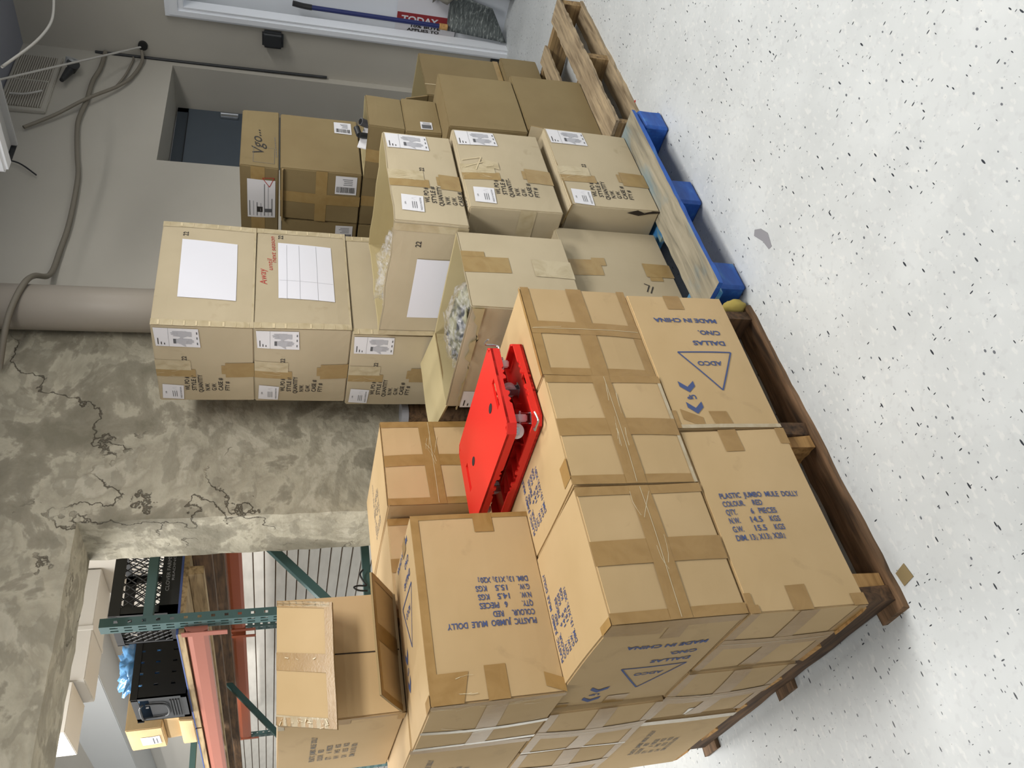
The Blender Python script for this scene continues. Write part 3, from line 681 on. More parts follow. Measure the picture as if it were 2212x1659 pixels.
# opened carton lying on its side
c = Carton('open_carton', 'golden carton lying on its side, two taped flaps folded open, topmost at the left', .098, .712, 1.014, .352, .50, .342, A_, seed=36, bulge=.003)
c.draw('F', line_shape((.176, .004), (.176, .338), .0035, 3))
adco_block(c, 'L', .14, .235, 0, ink=4)
c.body()
c.tape([('L', .485, 0, .50, .342, 0), ('L', .46, .15, .50, .20), ('L', .45, .0, .50, .02, 0), ('L', .46, .325, .50, .342, 2)], 'tape')
def flap(c, origin, axis_u, axis_v, W, D, th=.006, name='flap', tapes=(), shine=()):
    """panel hinged at origin, W along axis_u, D along axis_v"""
    o, au, av = Vector(origin), Vector(axis_u).normalized(), Vector(axis_v).normalized(); n = au.cross(av).normalized()
    bm = bmesh.new(); N = 6; g = {}
    for s_, off in ((0, 0), (1, -th)):
        for i in range(N + 1):
            for j in range(N + 1):
                p = o + au * (W * i / N) + av * (D * j / N) + n * off; p += noise.noise_vector(p * 6) * .003 * (j / N); g[s_, i, j] = bm.verts.new(p)
    for i in range(N):
        for j in range(N):
            bm.faces.new((g[0, i, j], g[0, i + 1, j], g[0, i + 1, j + 1], g[0, i, j + 1])); bm.faces.new((g[1, i, j], g[1, i, j + 1], g[1, i + 1, j + 1], g[1, i + 1, j]))
    for i in range(N):
        for (a, b) in (((i, 0), (i + 1, 0)), ((i + 1, N), (i, N)), ((0, i + 1), (0, i)), ((N, i), (N, i + 1))):
            f = bm.faces.new((g[0, a[0], a[1]], g[1, a[0], a[1]], g[1, b[0], b[1]], g[0, b[0], b[1]])); f.material_index = 1
    fl = newobj(name, bm, [c.mat, M['foam_edge']], c.root)
    if tapes:
        bm = bmesh.new()
        for q in tapes:
            u0, v0, u1, v1 = q[:4]; mi = q[4] if len(q) > 4 else 0; side = q[5] if len(q) > 5 else 1
            off = .0016 if side > 0 else -th - .0016
            nn = 8; G = [[bm.verts.new((lambda p: p + noise.noise_vector(p * 6) * .003 * ((v0 + (v1 - v0) * j / nn) / D))(o + au * (u0 + (u1 - u0) * i / nn) + av * (v0 + (v1 - v0) * j / nn) + n * off)) for i in range(nn + 1)] for j in range(nn + 1)]
            for j in range(nn):
                for i in range(nn):
                    f = bm.faces.new((G[j][i], G[j][i + 1], G[j + 1][i + 1], G[j + 1][i])); f.material_index = mi
        r = random.Random(4)  # shine of the flap tape painted as small pale slivers
        for (u0, v0, u1, v1, k) in shine:
            for _ in range(k):
                u = r.uniform(u0, u1); v = r.uniform(v0, v1); a = r.uniform(0, 6.3); l = r.uniform(.004, .014); wd = r.uniform(.001, .0035)
                P = [(u, v), (u + math.cos(a) * l, v + math.sin(a) * l), (u + math.cos(a) * l - math.sin(a) * wd, v + math.sin(a) * l + math.cos(a) * wd), (u - math.sin(a) * wd, v + math.cos(a) * wd)]
                f = bm.faces.new([bm.verts.new(o + au * x + av * y + n * .0045) for x, y in P]); f.material_index = 1
        newobj('packing_tape', bm, [M['tape'], M['crease_glint'], M['tape_clear']], fl)
    return fl
a = R_(-57)
f1 = flap(c, (.176, -.25, .345), (-1, 0, 0), (-.055, -.085, -.152), .352, .180, tapes=[(0, 0, .016, .172, 2), (0, 0, .02, .172), (.33, 0, .352, .172), (.155, 0, .205, .172), (0, .155, .352, .18), (.325, 0, .352, .18, 2)], shine=[(.334, 0, .350, .172, 12), (.17, .02, .176, .15, 3)])
a = R_(27)
f2 = flap(c, (-.176, -.25, .010), (1, 0, 0), (0, -math.cos(a), math.sin(a)), .352, .165, tapes=[(.0, .0, .018, .165), (.332, 0, .352, .165), (.155, 0, .205, .165), (0, .147, .352, .165)])

# ------------------------------------------------------------------ tan glove cartons on the blue pallet
T_ = M['tan']
GL = 'glove cartons on the blue pallet'
FSL = ['tan glove carton topmost on the wall stack, blank white sheet on its side', 'tan glove carton second from the top of the wall stack, red handwriting on it', 'tan glove carton third from the top of the wall stack, its white sheet half hidden',
       'tan carton fourth from the top of the wall stack, behind the torn open carton', 'tan carton at the very bottom of the wall stack']
for k, (zt, zb) in enumerate(((1.80, 1.447), (1.445, 1.09), (1.088, .732), (.73, .368), (.366, .0))):
    c = Carton('carton', FSL[k], (1.51, 1.508, 1.495, 1.5, 1.5)[k], (.665, .664, .67, .67, .67)[k], zb, .575, .425, zt - zb, T_, bulge=(.005, .008, .006, .004, .004)[k], seed=40 + k)
    if k < 3:
        wl_face(c, 'L', 0, (-.0, .0, -.0)[k])
        c.text('F', '22', (.492, .512, .47)[k], (.256, .253, .22)[k], .019, 0, .025, 2)
    if k == 1:
        c.text('F', 'Away', .235, .310, .027, 6, .095, 5, bold=-.004, shear=.25)
        c.text('F', 'until', .318, .291, .019, 3, .07, 5, bold=-.004, shear=.25)
        c.text('F', 'next season', .362, .278, .019, 3, .165, 5, bold=-.004, shear=.25)
    c.body()
    if k < 3:
        p = ((.135, .066, .46, .272), (.148, .058, .475, .268), (.105, .02, .44, .21))[k]
        sh = []
        if k == 1:
            for q in (.3, .62, .85): sh += line_shape((p[0] + .003, p[1] + (p[3] - p[1]) * q), (p[2] - .003, p[1] + (p[3] - p[1]) * (q + .01)), .0012, 2)
            sh += line_shape((p[0] + .1, p[1] + .003), (p[0] + .11, p[3] - .003), .001, 2)
        sticker(c, 'F', *p, sh, 'paper_sheet', skew=(0.01, .004), mat='paper')
        c.tape([('F', .0, .0, .03, c.h), ('F', .545, .0, .575, c.h), ('F', .0, 0, .575, .008)], 'tape_worn', 'clear_edge_tape')
        bm = bmesh.new()
        for j in range(8):
            for uu in (.002, .55): c.emit(bm, rect_shape(uu, j * c.h / 8 + .012 + .01 * random.random(), uu + .022, j * c.h / 8 + .0155 + .01 * random.random(), 0), 'F', .0026)
        newobj('tape_wrinkle_glints', bm, [M['crease_glint']], c.root)
# front right stack
c = Carton('carton', 'tan glove carton at the bottom of the three high front stack, its flap ajar', 1.597, .073, 0.0, .492, .54, .355, T_, seed=51, bulge=.004, open_top=False)
wl_face(c, 'F', -.01, -.008); c.body()
flap(c, (-.246, -.27, .352), (1, 0, 0), (0, .25, .035), .492, .09, name='flap')
flap(c, (.246, -.27, .352), (0, 1, 0), (.2, 0, .9), .5, .05, name='flap')
bm = bmesh.new(); c.emit(bm, poly_shape([(.525, .13), (.54, .09), (.528, .06), (.54, .03), (.54, .0), (.532, .0), (.526, .04), (.515, .08)], 0), 'L', .002); newobj('tear', bm, M['gap'], c.root)
c = Carton('carton', 'tan glove carton in the middle of the front stack, torn strip across its tape', 1.552, .088, .388, .488, .54, .345, T_, seed=52, bulge=.008)
wl_face(c, 'F', .012, -.012, quantity='QUANTIT-'); c.body()
sticker(c, 'F', .225, .20, .27, .26, None, 'torn_label', skew=(.02, .0), mat='tape_worn')
bm = bmesh.new()
for p, q in (((.235, .33), (.27, .255)), ((.28, .335), (.30, .26)), ((.30, .26), (.22, .29)), ((.24, .25), (.25, .22))): c.emit(bm, line_shape(p, q, .004, 0), 'F', .003)
newobj('tape_scrap', bm, [M['crease_glint']], c.root)
c.tape([('L', .44, .1, .54, .16), ('L', .38, .10, .46, .15, 4)], 'tape_worn', 'crumpled_tape')
c = Carton('open_carton', 'open tan glove carton on top of the front stack, filled with clear plastic film', 1.468, .10, .742, .525, .54, .256, T_, yaw=0, seed=53, bulge=.005, open_top=True)
wl_face(c, 'F', .04, -.018, top=.256 + .0); c.text('L', '22', .435, .155, .019, 0, .025, 2); c.rim = .006
c.body()
sticker(c, 'L', .10, .0, .385, .16, None, 'paper_sheet', mat='paper')
c.tape([('L', .0, 0, .025, .256), ('L', .50, 0, .53, .256)], 'tape_worn', 'clear_edge_tape')
def blob(name, parent, cx, cy, cz, sx, sy, sz, mat, seed, amp=.35, sub=4, freq=3.0):
    bm = bmesh.new(); bmesh.ops.create_icosphere(bm, subdivisions=sub, radius=1)
    for v in bm.verts:
        n_ = noise.noise(v.co * freq + Vector((seed, 0, 0))) + .5 * noise.noise(v.co * freq * 2.3 + Vector((0, seed, 0)))
        r = 1 + amp * abs(n_) * 2 - amp * .5
        v.co = Vector((v.co.x * sx * r + cx, v.co.y * sy * r + cy, v.co.z * sz * r + cz))
    return newobj(name, bm, mat, parent, True)
o = blob('plastic_film', None, 1.575, .40, .955, .07, .19, .05, M['film'], 3.3, .4, 4, 2.4); tag(o, 'crinkled clear plastic film bulging out of the open carton on the front stack', 'plastic film')
# front left stack
c = Carton('carton', 'tan carton on the blue pallet under the torn one, pen strokes on its face', 1.195, .158, 0, .37, .50, .402, T_, seed=54, bulge=.004)
c.text('F', 'IL', .07, .10, .04, 62, None, 2, bold=-.01); c.body()
c.tape([('F', .12, .27, .2, .402, 0), ('F', .17, .25, .21, .30), ('F', .12, .0, .19, .11), ('F', .1, .05, .17, .10)], 'tape_tan')
c = Carton('open_carton', 'open tan carton with a torn left side and folded out rear flap, bagged gloves inside', 1.10, .12, .408, .362, .50, .38, T_, seed=55, bulge=.003, open_top=True)
c.tape([('F', .16, .22, .235, .38, 0), ('F', .235, .30, .26, .38), ('F', .15, .0, .235, .14, 4)], 'tape_tan')
glove_label(c, 'L', .0, .12, .09, .33)
c.body()
# ragged torn top edge for the left side
bm = bmesh.new(); r = random.Random(9); pts = []
N = 26
for k in range(N + 1):
    s = k / N; y = -.25 + .5 * s; zt = .38 + .0 - .045 * min(1, s * 4) * (1 - s * .2) + r.uniform(-.006, .006) + (.02 if .3 < s < .5 else 0)
    pts.append((y, zt))
for s_, x in ((0, -.186), (1, -.192)):
    for (a, b), (c2, d2) in zip(pts, pts[1:]):
        quad(bm, [(x, a, .34), (x, c2, .34), (x, c2, d2), (x, a, b)])
newobj('torn_edge', bm, M['inner'], c.root)
fl = flap(c, (-.175, .245, .375), (1, 0, .0), (.12, .9, .10), .36, .22, name='flap')
fl.data.materials[0] = M['inner']
o = blob('bagged_gloves', None, 1.27, .37, .735, .105, .15, .052, M['gloves'], 8.1, .35, 4, 3.0); tag(o, 'olive and black gloves in clear bags inside the torn open carton', 'gloves')
bm = bmesh.new(); bmesh.ops.create_icosphere(bm, subdivisions=4, radius=1)
for v in bm.verts:
    q = v.co * 3.4; r_ = 1 + .3 * abs(noise.noise(q)) + .12 * noise.noise(q * 3); v.co = Vector((v.co.x * .11 * r_, v.co.y * .155 * r_, v.co.z * .058 * r_)) + Vector((1.27, .37, .743))
fo = newobj('film', bm, M['film'], None, True); fo.parent = o

# ------------------------------------------------------------------ brown cartons on the rear pallet
B_ = M['brown']
def brown(label, x, y, z, w_, d, h, seed, name='carton', **k):
    c = Carton(name, label, x, y, z, w_, d, h, B_, seed=seed, bulge=k.pop('bulge', .005), **k); return c
c = brown('plain brown carton on the deck of the rear pallet, lower of the two large ones', 2.275, .195, 0, .445, .40, .345, 61); c.body(); c.tape([('F', 0, .31, .445, .345)], 'tape_tan') if 0 else None
c = brown('plain brown carton on the rear pallet, upper of the two large ones', 2.248, .20, .35, .412, .40, .34, 62); c.body(); 
c = brown('small brown carton with a small printed sticker, under the little open box of pipes', 2.338, .30, .692, .25, .26, .155, 63); c.body(); sticker(c, 'F', .02, .04, .07, .09, rect_shape(.025, .045, .05, .085, 4) + rect_shape(.055, .05, .066, .08, 2), 'barcode_label')
c = brown('little open brown box with pipe ends and a bagged card sticking out', 2.345, .30, .849, .24, .26, .155, 64, 'open_carton', open_top=True); c.body(); c.tape([('L', .09, .0, .15, .155)], 'tape_tan')
pl = empty('pipe_fitting', (2.44, .42, .86)); tag(pl, 'grey plastic pipe end poking out of the little open brown box', 'pipe')
bm = bmesh.new(); cyl(bm, (.13, .05, .02), (.095, -.02, .158), .017, 20); cyl(bm, (.0949, -.0202, .1583), (.0945, -.021, .1598), .012, 20, mi=1); newobj('pipe', bm, [M['ink_mid'], M['black']], pl)
bm = bmesh.new(); cyl(bm, (.06, .03, .06), (.035, .01, .165), .013, 16); cyl(bm, (.035, .01, .165), (.075, .0, .175), .013, 16); newobj('elbow', bm, M['dark'], pl)
bm = bmesh.new(); box(bm, (-.06, -.003, 0), (.06, .003, .16), bev=.002)
o = newobj('product_card', bm, M['label']); o.location = (2.44, .44, .865); o.rotation_euler = (R_(-12), R_(18), R_(-25)); tag(o, 'white printed card standing in the little open box beside the pipes', 'card')
bm = bmesh.new()
for P, fs, mi in text_shape('Gilm', -.05, .02, .035, 0, None, 0):
    vs = [bm.verts.new((x, -.0045, y + .07)) for x, y in P]
    for f in fs: bm.faces.new([vs[i] for i in f])
for (a, b) in ((-.04, .03),): pass
q = newobj('print', bm, NT('teal_ink', '2f7f93', .6).m, o)
c = brown('open brown carton full of clear film at the right rear of the rear pallet', 3.0, .50, .213, .43, .36, .44, 65, 'open_carton', open_top=True)
c.text('F', 'a L', .02, .22, .05, 0, None, 2, shear=.3); c.body(); c.tape([('F', .0, .0, .43, .03)], 'tape_tan'); c.tape([('F', .1, .24, .105, .44, 1)], 'tape_tan', 'crease_line')
flap(c, (-.215, -.18, .44), (0, 1, 0), (-.25, 0, .6), .36, .12, name='flap')
o = blob('plastic_film', None, 3.09, .68, .65, .06, .10, .06, M['film'], 5.5, .3, 4, 2); tag(o, 'clear plastic film sticking out of the brown carton at the right rear', 'plastic film')
c = brown('low brown carton under the film topped one at the right rear', 3.0, .47, 0, .435, .38, .208, 66); c.body()
# stack with the black lettered box
c = brown('brown carton with black Vgo lettering on top of the rear stack by the blue door', 2.425, .60, 1.36, .44, .40, .165, 67)
c.text('F', 'Vgo...', .10, .065, .05, 6, .175, 2, shear=.35, bold=.0)
for k in range(9): c.draw('F', rect_shape(.08 + k * .017, .009 + k * .001, .091 + k * .017, .013 + k * .001, 4))
for p, q in (((.03, .02), (.03, .11)), ((.03, .11), (.14, .11)), ((.14, .11), (.14, .02)), ((.14, .02), (.03, .02))): c.draw('F', line_shape(p, q, .0015, 4))
c.body()
s = []
for k in range(7):
    s += rect_shape(.14 + .0 * k, .028 + k * .016, .14 + random.uniform(.05, .18), .031 + k * .016, 2 if k % 2 else 4)
s += line_shape((.30, .04), (.35, .02), .003, 3) + line_shape((.35, .02), (.345, .07), .003, 3) + line_shape((.345, .07), (.30, .04), .003, 3) + rect_shape(.16, .07, .19, .095, 1) + rect_shape(.16, .03, .18, .06, 4)
sticker(c, 'L', .13, .015, .335, .135, s, 'shipping_label')
c.tape([('L', .0, .06, .40, .12)], 'tape_tan')
c = brown('brown carton below the black lettered one, a barcode label on two sides', 2.425, .60, 1.0, .435, .275, .352, 68); c.body()
barcode(c, 'F', .31, .03, .405, .11); barcode(c, 'L', .165, .02, .26, .115)
c.tape([('L', .0, .15, .275, .20, 0, (0, 0)), ('L', .1, .0, .155, .352)], 'tape_tan')
flap(c, (-.2175, -.137, .346), (0, 1, 0), (-.15, 0, .02), .275, .014, name='flap')
c = brown('brown carton behind the barcoded one, only its end seen beside the wall stack', 2.43, .885, 1.0, .43, .275, .345, 69); c.body(); barcode(c, 'L', .18, .02, .26, .10)
c = brown('brown carton beneath the one with two barcodes, only a sliver of its front showing', 2.43, .60, .645, .44, .28, .35, 70); c.body(); c.tape([('L', .11, 0, .165, .35)], 'tape_tan')
c = brown('brown carton beside the wall stack in the second row up of the rear pile', 2.43, .89, .645, .43, .27, .35, 71); c.body()
for k, (y, z) in enumerate(((.62, .325), (.91, .325), (.62, 0), (.91, 0))):
    c = brown(['brown carton hidden low in the rear pile behind the plain cartons', 'brown carton hidden low in the rear pile nearest the wall', 'brown carton hidden on the deck behind the plain cartons', 'brown carton hidden on the deck nearest the wall'][k], 2.43, y, z, .43, .27, .318, 72 + k); c.body()

# ------------------------------------------------------------------ pallets
def pallet(label, x0, y0, L, W, seed, dark, ragged=False, deck_n=6, stringers=(0, .5, 1), ply=False):
    root = empty('wooden_pallet', (x0, y0, FLOOR)); tag(root, label, 'pallet')
    H = -FLOOR; t = .016
    for k, f in enumerate(stringers):
        bm = bmesh.new(); xs = f * (L - .04)
        plank(bm, (xs, 0.012, t), (xs + .04, W - .012, H - t - .002), 'Y', 0, .003, 16, seed + k)
        newobj('stringer', bm, M['wood_darky' if dark else 'wood_y'], root)
    n = deck_n
    for k in range(n):
        bw = .10 if k not in (0, n - 1) else .13
        y = k * (W - .12) / (n - 1)
        bm = bmesh.new(); plank(bm, (0, y, H - t), (L, y + bw, H - .0015), 'X', 0, .004 if not ragged else .0055, 44, seed + 20 + k)
        newobj('deck_board', bm, M['wood_light' if dark else 'wood_x'], root)
    for k, y in enumerate((0, (W - .1) / 2, W - .1)):
        bm = bmesh.new(); plank(bm, (0, y, 0), (L, y + .1, t), 'X', 0, .005, 22, seed + 40 + k)
        newobj('bottom_board', bm, M['wood_dark' if dark else 'wood_x'], root)
    return root
p = pallet('dark brown wooden pallet under the golden cartons nearest the viewer', -.005, .03, 1.06, 1.22, 100, True, stringers=(.025, .53, .985))
bm = bmesh.new(); plank(bm, (.066, .02, .02), (.104, .12, .118), 'Y', 0, .004, 6, 7); newobj('stringer_end', bm, M['wood_light'], p)
bm = bmesh.new(); plank(bm, (.50, .02, .02), (.538, .12, .118), 'Y', 0, .004, 6, 8); newobj('stringer_end', bm, M['wood_light'], p)
p2 = pallet('weathered tan wooden pallet with a chipped deck board, under the brown cartons', 2.215, .075, 1.14, 1.15, 300, False, ragged=True, deck_n=5)
# blue block pallet
bp_ = empty('blue_pallet', (1.085, .0, FLOOR)); tag(bp_, 'blue painted block pallet with a worn bare front board under the tan glove cartons', 'pallet')
H = -FLOOR
for i, (x, y0) in enumerate(((.032, .004), (.482, .0), (.925, -.03))):
    for j, y in enumerate((.0, .52, 1.03)):
        bm = bmesh.new(); box(bm, (x, y + y0, .0), (x + (.13, .138, .122)[i], y + y0 + .135, H - .032), bev=.010, seg=1)
        bmesh.ops.subdivide_edges(bm, edges=bm.edges[:], cuts=1)
        for v in bm.verts: v.co += noise.noise_vector(v.co * 14) * .003 * (0 if v.co.z < .003 else 1)
        newobj('block', bm, M['blue'], bp_)
for k, x in enumerate((.0, .45, .88)):
    bm = bmesh.new(); plank(bm, (x, .0, H - .032), (x + .14, 1.18, H - .0185), 'Y', 0, .003, 12, 210 + k); newobj('cross_board', bm, M['blue_worn'], bp_)
for k, y in enumerate((-.035, .2, .4, .6, .8, 1.05)):
    bm = bmesh.new(); plank(bm, (0.0, y, H - .018), (1.035, y + (.155 if k == 0 else .12), H - .0015), 'X', 0, .004, 26, 230 + k)
    if k == 0:
        for f in bm.faces:
            if f.calc_center_median().z < H - .004 and abs(f.normal.z) < .5: f.material_index = 1
            elif f.normal.z > .5: f.material_index = 0
            else: f.material_index = 1
    newobj('deck_board', bm, [M['worn'] if k == 0 else M['blue_worn'], M['blue']], bp_)

# ------------------------------------------------------------------ red dollies
def dolly(name, label, x, y, z, yaw, up):
    """up=True: wheels upward (lying on its back)"""
    W, L, H = .318, .52, .027
    root = empty(name, (x, y, z), R_(yaw)); tag(root, label, 'dolly', 'red plastic dollies')
    sg = 1 if up else -1
    zz = lambda q: q if up else H - q      # q measured from the deck skin
    def bx(bm, a, b, bev=0): 
        z0, z1 = sorted((zz(a[2]), zz(b[2]))); box(bm, (a[0], a[1], z0), (b[0], b[1], z1), bev=bev)
    bm = bmesh.new()
    # deck skin with two handle slots
    xs = [0, .135, .168, W - .168 + .0001, W - .135, W]; 
    sl = [(.10, .055), (.10, L - .075)]
    # outline with clipped corners, slots left open
    ch = .022
    def cell(x0, y0, x1, y1): bx(bm, (x0, y0, 0), (x1, y1, .007))
    sx0, sx1 = .108, .205
    cell(ch, 0, W - ch, .028); cell(0, ch, ch, L - ch); cell(W - ch, ch, W, L - ch); cell(ch, L - .055, W - ch, L)
    cell(ch, .028, sx0, L - .055); cell(sx1, .028, W - ch, L - .055); cell(sx0, .052, sx1, L - .079)
    if not up: box(bm, (sx0 - .004, .026, zz(.012)), (sx1 + .004, .054, zz(.0102))); box(bm, (sx0 - .004, L - .081, zz(.012)), (sx1 + .004, L - .053, zz(.0102)))
    newobj('deck', bm, M['red'], root)
    bm = bmesh.new()
    t = .006
    # scalloped skirt: a wall with bites along its free edge
    def skirt(p0, p1):
        p0, p1 = Vector(p0), Vector(p1); d = (p1 - p0); Ln = d.length; d.normalize(); n = Vector((-d.y, d.x, 0))
        N = int(Ln / .004); mid = Ln / 2; top = []
        for k in range(N + 1):
            s = k * Ln / N; h = H
            for c0, r0 in ((mid - .06, .0065), (mid - .042, .0065), (mid + .042, .0065), (mid + .06, .0065)):
                q = abs(s - c0)
                if q < r0: h = min(h, H - math.sqrt(r0 * r0 - q * q))
            if abs(s - mid) < .022: h = H - .010
            top.append((s, h))
        A = []
        for s, h in top:
            for off in (0, t):
                b = p0 + d * s + n * off; A.append((bm.verts.new((b.x, b.y, zz(0))), bm.verts.new((b.x, b.y, zz(h)))))
        for k in range(N):
            a0, a1, b0, b1 = A[2 * k], A[2 * k + 1], A[2 * k + 2], A[2 * k + 3]
            for q in ((a0[0], b0[0], b0[1], a0[1]), (a1[0], a1[1], b1[1], b1[0]), (a0[1], b0[1], b1[1], a1[1])): bm.faces.new(q)
        bm.faces.new((A[0][0], A[0][1], A[1][1], A[1][0])); bm.faces.new((A[-2][0], A[-1][0], A[-1][1], A[-2][1]))
    for a, b in (((ch, 0, 0), (W - ch, 0, 0)), ((W, ch, 0), (W, L - ch, 0)), ((W - ch, L, 0), (ch, L, 0)), ((0, L - ch, 0), (0, ch, 0))): skirt(a, b)
    for (a, b) in (((W - ch, 0), (W, ch)), ((W, L - ch), (W - ch, L)), ((ch, L), (0, L - ch)), ((0, ch), (ch, 0))):
        d = Vector((b[0] - a[0], b[1] - a[1], 0)).normalized() * .0; n = Vector((-(b[1] - a[1]), b[0] - a[0], 0)).normalized() * t
        P = [Vector((*a, 0)), Vector((*b, 0)), Vector((*b, 0)) + n, Vector((*a, 0)) + n]
        lo = [bm.verts.new((v.x, v.y, zz(0))) for v in P]; hi = [bm.verts.new((v.x, v.y, zz(H))) for v in P]
        bm.faces.new(lo); bm.faces.new(hi)
        for i in range(4): bm.faces.new((lo[i], lo[(i + 1) % 4], hi[(i + 1) % 4], hi[i]))
    bmesh.ops.recalc_face_normals(bm, faces=bm.faces[:])
    newobj('skirt', bm, M['red'], root)
    bm = bmesh.new()
    for yy in (.12, .20, .26, .32, .40): bx(bm, (t, yy, .006), (W - t, yy + .004, .022))
    for xx in (.08, .15, .22): bx(bm, (xx, .1, .006), (xx + .004, L - .1, .022))
    for s_ in (1, -1):
        T = Matrix.Translation((W / 2, L / 2, 0)) @ Matrix.Rotation(s_ * .75, 4, 'Z'); z0, z1 = sorted((zz(.006), zz(.022))); box(bm, (-.17, -.002, z0), (.17, .002, z1), mat=T)
    newobj('rib', bm, M['red'], root)
    bm = bmesh.new()
    for yy in (.108, .369): 
        v = cyl(bm, (W / 2, yy, zz(-.0012)), (W / 2, yy, zz(.004)), .013, 24)
        bmesh.ops.scale(bm, vec=(1, 1.35, 1), space=Matrix.Translation((-W / 2, -yy, 0)), verts=v)
    newobj('grip_hole', bm, M['hole'], root)
    for k, (cx, cy) in enumerate(((.072, .072), (.205, .10), (.09, L - .10), (.22, L - .10)) if up else ((.028, .045), (W - .052, .034), (.045, L - .05), (W - .045, L - .05))):
        ca = empty('caster', (cx, cy, 0)); ca.parent = root
        rz = (.86, 1.9, 2.2, 2.6)[k] if up else (-.64, .86, 1.2, 2.2)[k]; ca.rotation_euler = (0, 0, rz)
        wz = zz(.036); r = .0215
        bm = bmesh.new(); v = cyl(bm, (0, -.011, wz), (0, .011, wz), r, 28); 
        bmesh.ops.bevel(bm, geom=[e for e in bm.edges if abs(e.verts[0].co.y - e.verts[1].co.y) < 1e-5], offset=.0035, segments=3, affect='EDGES')
        newobj('wheel', bm, M['white_wheel'], ca, False)
        bm = bmesh.new()
        for s_ in (-1, 1): z0, z1 = sorted((zz(.008), zz(.042))); box(bm, (-.010, s_ * .0145 - .001, z0), (.010, s_ * .0145 + .001, z1), bev=.0008)
        z0, z1 = sorted((zz(.007), zz(.0095))); box(bm, (-.018, -.0175, z0), (.018, .0175, z1), bev=.0008)
        cyl(bm, (0, -.020, wz), (0, .020, wz), .0042, 12)
        newobj('fork', bm, M['chrome'], ca)
    # wire link at one corner
    bm = bmesh.new()
    if up: pts = [(.012, .03, zz(.02)), (-.008, .03, zz(.02)), (-.010, .012, zz(.021)), (-.010, -.010, zz(.021)), (.004, -.012, zz(.022)), (.022, -.010, zz(.024))]
    else: pts = [(W - .02, .02, zz(.033)), (W + .004, .02, zz(.033)), (W + .010, .02, zz(.02)), (W + .010, .018, zz(-.006)), (W + .004, .0, zz(-.008)), (W + .001, -.012, zz(-.004))]
    tube(bm, pts, .003, 8); newobj('link_hook', bm, M['chrome'], root)
    return root
lab1 = 'lower red plastic dolly lying on its back, wheels up, on the golden cartons'
lab2 = 'upper red plastic dolly laid wheels down, smooth deck with handle slots on top'
d1 = dolly('plastic_dolly', lab1, .603, .058, L3 + .0055, 3, True)
d2 = dolly('plastic_dolly', lab2, .592, .080, L3 + .074, .5, False)
# bottle-like grey item seen through the gap is a caster of the same dollies; nothing more stands there

# ------------------------------------------------------------------ things on the walls
bm = bmesh.new(); cyl(bm, (2.105, 1.185, 1.2), (2.105, 1.185, CEIL), .098, 48, cap=True)
o = newobj('vertical_pipe', bm, M['grey_pipe'], None, True); tag(o, 'thick beige painted pipe running up the wall between plaster and grey paint', 'pipe')
bm = bmesh.new(); cyl(bm, (1.56, 1.245, FLOOR), (1.56, 1.245, .80), .048, 24); o = newobj('standpipe', bm, M['wood_dark']); tag(o, 'short reddish brown pipe behind the wall stack of tan cartons', 'pipe')
bm = bmesh.new(); cyl(bm, (1.56, 1.245, .80), (1.56, 1.245, .83), .05, 24); newobj('collar', bm, M['ink_grey'], o)
o = empty('alarm_box', (4.485, 1.06, 1.40)); tag(o, 'small black wall box mounted beside the white door frame', 'wall box')
bm = bmesh.new(); box(bm, (-.05, -.05, -.065), (.012, .05, .065), bev=.014, seg=3); newobj('case', bm, M['dark'], o)
o = empty('wall_vent', (4.05, 1.295, 2.74)); tag(o, 'painted metal air grille high on the grey wall', 'vent')
bm = bmesh.new(); box(bm, (-.30, -.012, -.125), (.30, .008, .115), bev=.004); newobj('frame', bm, M['wall'], o)
bm = bmesh.new()
for k in range(17): box(bm, (-.27, -.020, -.100 + k * .0122), (.28, -.010, -.0945 + k * .0122))
box(bm, (-.004, -.0215, -.10), (.004, -.012, .10)); newobj('grille_slats', bm, M['wall'], o)
bm = bmesh.new(); box(bm, (-.27, -.0135, -.10), (.28, -.0125, .10)); newobj('dark_backing', bm, M['cable'], o)
def cord(name, label, pts, r, mat, cat='cable'):
    bm = bmesh.new(); tube(bm, pts, r); o = newobj(name, bm, mat, None, True); return tag(o, label, cat)
cord('wall_track', 'dark thin conduit running down the back wall beside the alcove', [(4.485, 1.296, 2.46), (4.485, 1.294, 1.8), (4.485, 1.286, 1.05)], .009, M['dark'], 'conduit')
cord('ceiling_cable', 'white cable stretched from the strip light to the hole in the back wall', [(3.45, .969, 2.795), (3.8, 1.057, 2.592), (4.15, 1.145, 2.388), (4.49, 1.23, 2.19)], .006, M['cable_white'])
cord('ceiling_cable', 'white cable sagging across the upper right of the room', [(3.62, .56, 2.42), (3.36, .544, 2.385), (3.07, .497, 2.39), (2.69, .415, 2.43)], .006, M['cable_white'])
cord('cable_stub', 'short white cable end in front of the air grille', [(3.85, 1.25, 2.80), (3.856, 1.25, 2.737), (3.88, 1.25, 2.686), (3.91, 1.25, 2.649)], .006, M['cable_white'])
cord('wall_cable', 'thick beige cable sagging along the left wall above the alcove and over the pipe', [(4.48, 1.285, 2.40), (4.272, 1.28, 2.401), (4.112, 1.28, 2.422), (3.901, 1.28, 2.425), (3.701, 1.28, 2.437), (3.559, 1.28, 2.425), (3.353, 1.28, 2.394), (3.158, 1.28, 2.363), (2.801, 1.28, 2.348), (2.591, 1.28, 2.356), (2.395, 1.26, 2.363), (2.23, 1.12, 2.376), (2.105, 1.075, 2.39), (1.97, 1.13, 2.426), (1.825, 1.27, 2.457)], .0125, M['cable'])
